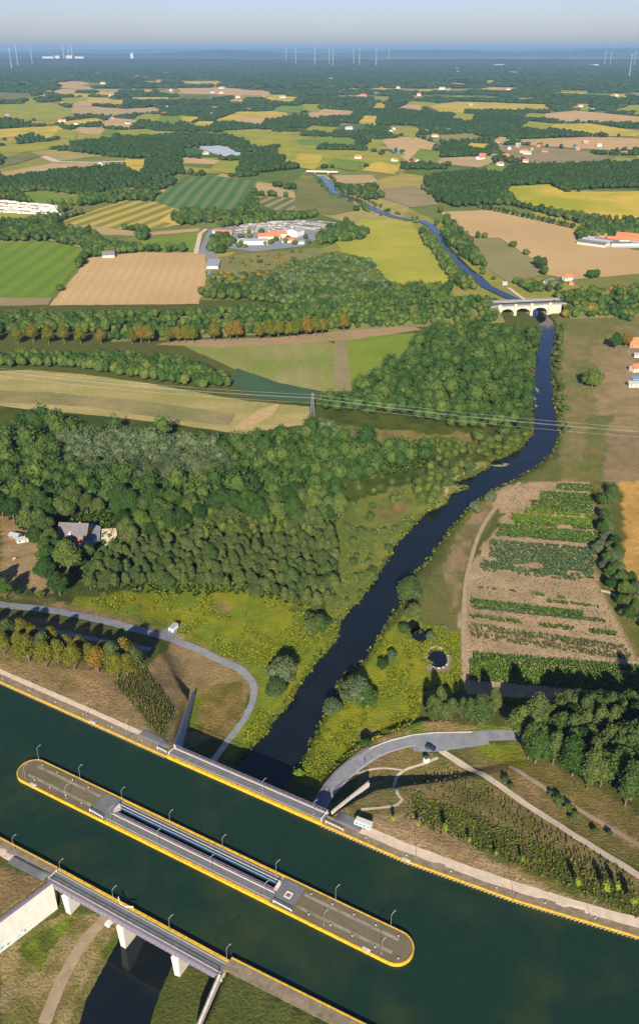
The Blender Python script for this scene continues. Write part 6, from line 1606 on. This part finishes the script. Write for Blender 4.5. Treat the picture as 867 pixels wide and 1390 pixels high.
# ================================================================== FURTHER BUILDINGS
def hp(x, y): return P(x, y, 0.3)
def H(x, y, rz, L, W, hw, hr, wall, roof, label, **k): return house('house', hp(x, y), math.radians(rz), L, W, hw, hr, M[wall], M[roof], label, **k)
H(148, 349, 8, 17, 10, 4, 8.5, 'plaster', 'grey_roof', 'lone farmhouse with grey roof above the tan stubble')
H(862, 470, -5, 14, 9, 4.5, 9, 'brick', 'orange_roof', 'house with bright red orange roof beside the paddock')
H(868, 484, -5, 12, 5, 2.6, 3.6, 'plaster', 'white_roof', 'low white annex in front of the red orange house', cat='shed', chimney=False)
H(862, 503, 20, 10, 7, 3.5, 6.5, 'plaster', 'red_roof', 'small red roofed house behind the blue pool')
H(858, 524, 0, 9, 6, 3, 4.6, 'plaster', 'white_roof', 'small white roofed garden building beside the paddock', cat='shed', chimney=False)
mb = MB(); p_ = hp(862, 513); mb.box(p_.x - 4, p_.x + 4, p_.y - 5, p_.y + 3, .2, .9); M['pool'] = plain('pool_water', (.10, .28, .50), .1, .1, .3); tag(mb.build('pool', M['pool']), 'raised blue garden pool by the houses', 'pool')
H(744, 388, 30, 16, 10, 4, 8.5, 'plaster', 'grey_roof', 'white gabled house behind the old aqueduct')
H(751, 390, -20, 14, 9, 3.5, 7, 'brick', 'grey_roof', 'brick barn next to the white gabled house', cat='barn')
H(769, 380, 20, 11, 8, 4, 7.5, 'plaster', 'red_roof', 'small red roofed house at the tan field corner')
H(776, 386, 60, 9, 6, 3, 6, 'brick', 'grey_roof', 'dark roofed house at the tan field corner')
H(684, 386, 10, 6, 4, 2.5, 3.6, 'plaster', 'white_roof', 'tiny white hut on the upper river bank', cat='hut', chimney=False)
# big farm beside the tan field
for i, (x, y, rz, L, W, hw, hr, wl, rf_, lb) in enumerate([
    (803, 333, -38, 44, 14, 4, 7, 'plaster', 'grey_roof', 'long grey roofed barn of the big farm'), (810, 330, -38, 46, 10, 4, 6.4, 'plaster', 'white_roof', 'long pale roofed barn of the big farm'),
    (816, 328, -38, 44, 9, 4, 6.2, 'white', 'white_roof', 'bright white roofed stable of the big farm'), (822, 330, -38, 36, 11, 4, 6.8, 'brick', 'grey_roof', 'dark stable at the end of the big farm'),
    (809, 321, 20, 20, 12, 5, 10, 'brick', 'grey_roof', 'tall dark farmhouse behind the barns'), (815, 323, 20, 14, 10, 4, 8, 'brick', 'orange_roof', 'orange roofed farm dwelling'),
    (836, 329, 2, 34, 15, 5, 9.5, 'plaster', 'red_roof', 'pink red roofed hall of the big farm'), (852, 325, -30, 36, 18, 5, 10, 'brick', 'orange_roof', 'orange roofed barn at the big farm'),
    (863, 326, -30, 34, 16, 5, 9, 'plaster', 'red_roof', 'long red roofed barn at the big farm edge'), (845, 333, 2, 40, 12, 4, 5.5, 'plaster', 'grey_roof', 'low dark shed along the farm front'), (864, 333, 2, 18, 10, 4, 5.5, 'white', 'white_roof', 'low pale shed along the farm front')]):
    H(x, y, rz, L, W, hw, hr, wl, rf_, lb, cat='barn', chimney=False)
sheet('yard', [(795, 334), (830, 318), (880, 318), (880, 337), (800, 338)], M['concrete'], 'concrete yard of the big farm', .5)
# works with storage rows
sheet('yard', [(268, 345), (284, 312), (330, 302), (400, 298), (448, 302), (450, 315), (410, 335), (345, 342), (290, 335), (298, 372), (282, 374), (280, 345)], M['asphalt'], 'worn grey yard of the works', .6)
for i, (x, y, rz, L, W, hw, hr, wl, rf_, lb) in enumerate([
    (304, 319, 0, 26, 14, 5, 8, 'plaster', 'orange_roof', 'orange roofed works office'), (294, 317, 0, 12, 10, 4, 6, 'white', 'white_roof', 'white works hut beside the office'), (347, 331, 5, 36, 18, 6, 8, 'white', 'white_roof', 'wide white roofed works hall'),
    (365, 325, 8, 34, 14, 6, 10, 'plaster', 'orange_roof', 'long orange roofed works hall'), (376, 322, 8, 30, 12, 6, 9.5, 'plaster', 'red_roof', 'red roofed works hall'), (391, 329, 0, 18, 10, 4, 7, 'plaster', 'red_roof', 'small red roofed works house'),
    (401, 320, 60, 22, 20, 9, 12, 'white', 'white_roof', 'tall pale blue works block'), (408, 331, 0, 10, 7, 3, 4.5, 'white', 'white_roof', 'small white works cabin'), (325, 329, 20, 16, 9, 4, 6, 'plaster', 'white_roof', 'small pale shed at the works'), (372, 304, 0, 8, 6, 4, 5, 'white', 'white_roof', 'tiny white box building at the works'),
    (290, 360, -88, 44, 16, 3, 4.0, 'plaster', 'white_roof', 'long pale roofed shed beside the tan stubble')]):
    H(x, y, rz, L, W, hw, hr, wl, rf_, lb, cat='works building', chimney=False)
rk = random.Random(9); M['stack'] = plain('stacked_concrete', (.27, .255, .235), .9, .3, .15); M['stack2'] = plain('dark_stacks', (.16, .16, .17), .9, .3, .15)
for i in range(30):
    rr_, cc_ = divmod(i, 5); x = 322 + cc_ * 15 + rr_ * 5 + rk.uniform(-2, 2); y = 316 - rr_ * 2.6 + cc_ * -.4; p_ = hp(x, y)
    if x > 425: continue
    r0 = empty('storage_stack', p_ + Vector((0, 0, .35)), math.radians(-14)); tag(r0, 'long low stack of grey building blocks in the works yard', 'stack', 'stacks in the works yard'); l_ = rk.uniform(9, 14)
    for k in range(3):
        mb = MB(); mb.box(-l_ + k * l_ * .68, -l_ + k * l_ * .68 + l_ * .62, -3.2, 3.2, 0, rk.uniform(1.6, 3.0)); mb.build('block', M[rk.choice(['stack', 'stack', 'stack2'])], r0)
for i in range(10):
    p_ = hp(412 + i * 4.2, 309 - i * .6 + (i % 2) * 2.0); r0 = empty('storage_shed', p_ + Vector((0, 0, .3)), math.radians(-35)); tag(r0, 'long flat grey shed at the far end of the works', 'shed', 'sheds at the far end of the works')
    mb = MB(); mb.box(-20, 20, -3.2, 3.2, 0, 2.6); mb.build('wall', M['stack'], r0); mb = MB(); mb.box(-20.4, 20.4, -3.6, 3.6, 2.603, 2.9); mb.build('roof', M['concrete' if i % 3 else 'stack2'], r0)
# caravan park
cv = empty('caravan'); mb = MB(); mb.prism([(-3.2, -1.25), (3.2, -1.25), (3.2, 1.25), (-3.2, 1.25)], .5, 2.7); mb.build('body', M['caravan'], cv)
mb = MB(); mb.box(-2.6, 2.6, -1.29, -1.24, 1.4, 2.1); mb.build('window', M['glass'], cv)
mb = MB(); mb.box(-3.3, 3.3, -1.35, 1.35, 2.703, 2.85); mb.build('roof', M['caravan'], cv); first = True
for i in range(104):
    rr_, cc_ = divmod(i, 26); x = -16 + cc_ * 3.9 + rk.uniform(-.8, .8) + rr_ * 1.2; y = 273 + rr_ * 4.6 + (x + 16) * .085 - rr_ * .01 * x + rk.uniform(-.6, .6)
    if y > 293 or x > 82: continue
    o = cv if first else copy_tree(cv); first = False
    o.location = hp(x, y); o.rotation_euler = (0, 0, rk.uniform(-.5, .5)); k = rk.uniform(1.0, 1.5); o.scale = (k, k, k); tag(o, 'white caravan on the crowded camp site beside the meadow', 'caravan', 'caravans on the camp site')
sheet('camp_ground', [(-20, 270), (84, 281), (82, 290), (70, 294), (-20, 291)], M['dirt'], 'trodden ground of the caravan camp', .5, 'ground')
# villages and scattered farms
for i in range(150):
    if i < 95:
        cx_, cy_, sx, sy = rk.choice([(190, 108, 60, 5), (300, 128, 90, 8), (95, 160, 60, 10), (440, 115, 40, 6), (620, 118, 70, 7), (500, 130, 60, 8), (790, 108, 70, 7), (700, 100, 120, 4), (230, 150, 80, 12), (560, 175, 60, 14), (720, 205, 70, 10), (660, 214, 20, 3), (545, 222, 14, 3)])
        x, y = rk.gauss(cx_, sx * .5), rk.gauss(cy_, sy * .5)
    else: x, y = rk.uniform(-20, 890), rk.uniform(100, 240)
    p_ = hp(x, max(92, y)); big = 1.0 + max(0, (p_.y - 2500)) / 5000
    rw_ = rk.choice(['red_roof', 'orange_roof', 'grey_roof', 'red_roof', 'white_roof', 'white_roof'])
    house('house', p_, rk.uniform(0, 3.1), rk.uniform(12, 24) * big, rk.uniform(8, 13) * big, 5 * big, 9 * big, M[rk.choice(['plaster', 'white', 'brick'])], M[rw_],
          {'red_roof': 'red roofed house among the distant woods', 'orange_roof': 'orange roofed house among the distant woods', 'grey_roof': 'grey roofed house among the distant woods', 'white_roof': 'pale roofed building among the distant woods'}[rw_], group='houses of the distant villages', win=False, chimney=False)
# ================================================================== HORIZON: turbines and power station
def turbine(loc, hub, blade, ang, label, yaw=0.0):
    root = empty('wind_turbine', loc, yaw); tag(root, label, 'wind turbine', 'wind turbines on the horizon')
    mb = MB(); mb.tube([(0, 0, -5), (0, 0, hub)], [hub * .014, hub * .008], 8); mb.build('tower', M['station'], root)
    mb = MB(); mb.box(-3, 3, -8, 6, hub - 3, hub + 4); mb.build('nacelle', M['station'], root)
    for k in range(3):
        a_ = ang + k * 2.0944; d = Vector((math.cos(a_), 0, math.sin(a_))); c_ = Vector((-d.z, 0, d.x)); h_ = Vector((0, -9, hub)); w = blade * .034
        mb = MB(); mb.hexa([h_ - c_ * w * .6, h_ + d * blade * .2 - c_ * w, h_ + d * blade * .2 + c_ * w, h_ + c_ * w * .6], [h_ - c_ * w * .6 + Vector((0, 2, 0)), h_ + d * blade * .2 - c_ * w + Vector((0, 1.5, 0)), h_ + d * blade * .2 + c_ * w + Vector((0, 1.5, 0)), h_ + c_ * w * .6 + Vector((0, 2, 0))])
        mb.hexa([h_ + d * blade * .2 - c_ * w, h_ + d * blade - c_ * w * .25, h_ + d * blade + c_ * w * .25, h_ + d * blade * .2 + c_ * w], [h_ + d * blade * .2 - c_ * w + Vector((0, 1.5, 0)), h_ + d * blade - c_ * w * .25 + Vector((0, .6, 0)), h_ + d * blade + c_ * w * .25 + Vector((0, .6, 0)), h_ + d * blade * .2 + c_ * w + Vector((0, 1.5, 0))])
        mb.build('blade', M['station'], root)
def from_top(x, ytop, D, htot):
    """a thing of height htot seen with its top at a photo point, at distance D: where its foot stands"""
    a_ = (x - CX) / F; b_ = (CY - ytop) / F; t_ = D / (ct + b_ * st_); return Vector((a_ * t_, D, HC + (-st_ + b_ * ct) * t_ - htot))
for i, (x, yt, D, ang, lb) in enumerate([(858, 68, 9500, .5, 'near white wind turbine on the horizon with visible blades'), (863, 65, 15500, 1.3, 'white wind turbine just behind the near turbine'), (822, 65, 15500, .2, 'white wind turbine of the distant pair'), (830, 65, 15500, .9, 'white wind turbine of the distant pair'),
        (20, 52, 15000, .4, 'white wind turbine beside the power station'), (12, 60, 13000, 1.1, 'shorter white wind turbine beside the power station'), (41, 58, 17000, .8, 'lone white wind turbine left of the power station'),
        (427, 58, 15500, .3, 'white wind turbine in the row above the forest'), (401, 60, 17000, 1.5, 'white wind turbine in the row above the forest'), (447, 59, 16500, 1.5, 'white wind turbine in the row above the forest'), (480, 58, 17000, .7, 'white wind turbine in the row above the forest'), (488, 60, 15500, 1.9, 'white wind turbine in the row above the forest'), (511, 60, 15500, .1, 'white wind turbine in the row above the forest'), (528, 58, 19000, 1.0, 'white wind turbine in the row above the forest'), (388, 58, 18000, .5, 'white wind turbine in the row above the forest'), (452, 63, 14500, .5, 'white wind turbine in the row above the forest'), (776, 62, 24000, .5, 'faint wind turbine at the far horizon')]):
    hub = 100.0; p_ = from_top(x, yt + 3, D, 100 + 26); p_.z = min(max(p_.z, 0), 338 - 140); ground_z = p_.z
    turbine(Vector((p_.x, p_.y, -2)), hub + ground_z, 32, ang, lb)
ps = from_top(90, 55, 21000, 230); base_z = 0
root = empty('power_station', (ps.x, ps.y, 0)); tag(root, 'power station with tall white chimneys on the horizon', 'power station')
top = 338.0
for dx, k in ((-90, 1.0), (20, .9), (95, 1.0)):
    mb = MB(); mb.tube([(dx, 0, -5), (dx, 0, top * k)], [7, 4], 10); mb.build('chimney', M['station'], root)
for dx, w, h_ in ((-420, 120, 100), (-220, 50, 116), (40, 70, 120), (260, 100, 100)):
    mb = MB(); mb.box(dx - w, dx + w, -60, 60, -5, h_); mb.build('hall', M['station'], root)
mb = MB(); mb.lathe([(48, -5), (36, top * .38), (32, top * .44), (36, top * .5)], 16, (1400, 0, 0)); mb.build('cooling_tower', M['station'], root)
for i, (x, y, w) in enumerate([(505, 85, 90), (520, 82, 220), (550, 86, 60), (690, 83, 200), (700, 79, 160), (730, 81, 150), (775, 82, 120), (785, 80, 180), (800, 82, 90), (805, 90, 60), (675, 90, 90), (190, 66.9, 300)]):
    p_ = P(x, max(y, 82), 0); r0 = empty('warehouse', p_, rk.uniform(-.2, .2)); tag(r0, 'long white warehouse glinting in the far haze', 'warehouse', 'warehouses in the far haze')
    mb = MB(); mb.box(-w, w, -50, 50, 0, 26); mb.build('wall', M['station'], r0); mb = MB(); mb.box(-w - 2, w + 2, -52, 52, 26.1, 29); mb.build('roof', M['station'], r0)
HAZE = 4.0e-5
# ---------------- the air
mb = MB(); mb.box(-69000, 69000, -2900, 69500, -9.0, 345)
hazeo = mb.build('haze'); tag(hazeo, 'pale blue summer haze over the whole valley', 'haze', kind='stuff')
m = bpy.data.materials.new('haze_air'); m.use_nodes = True; n = m.node_tree; n.nodes.clear()
out = n.nodes.new('ShaderNodeOutputMaterial'); pv = n.nodes.new('ShaderNodeVolumePrincipled')
pv.inputs['Color'].default_value = (.26, .45, .73, 1); pv.inputs['Density'].default_value = HAZE
pv.inputs['Anisotropy'].default_value = 0.0
n.links.new(pv.outputs[0], out.inputs['Volume']); hazeo.data.materials.append(m)
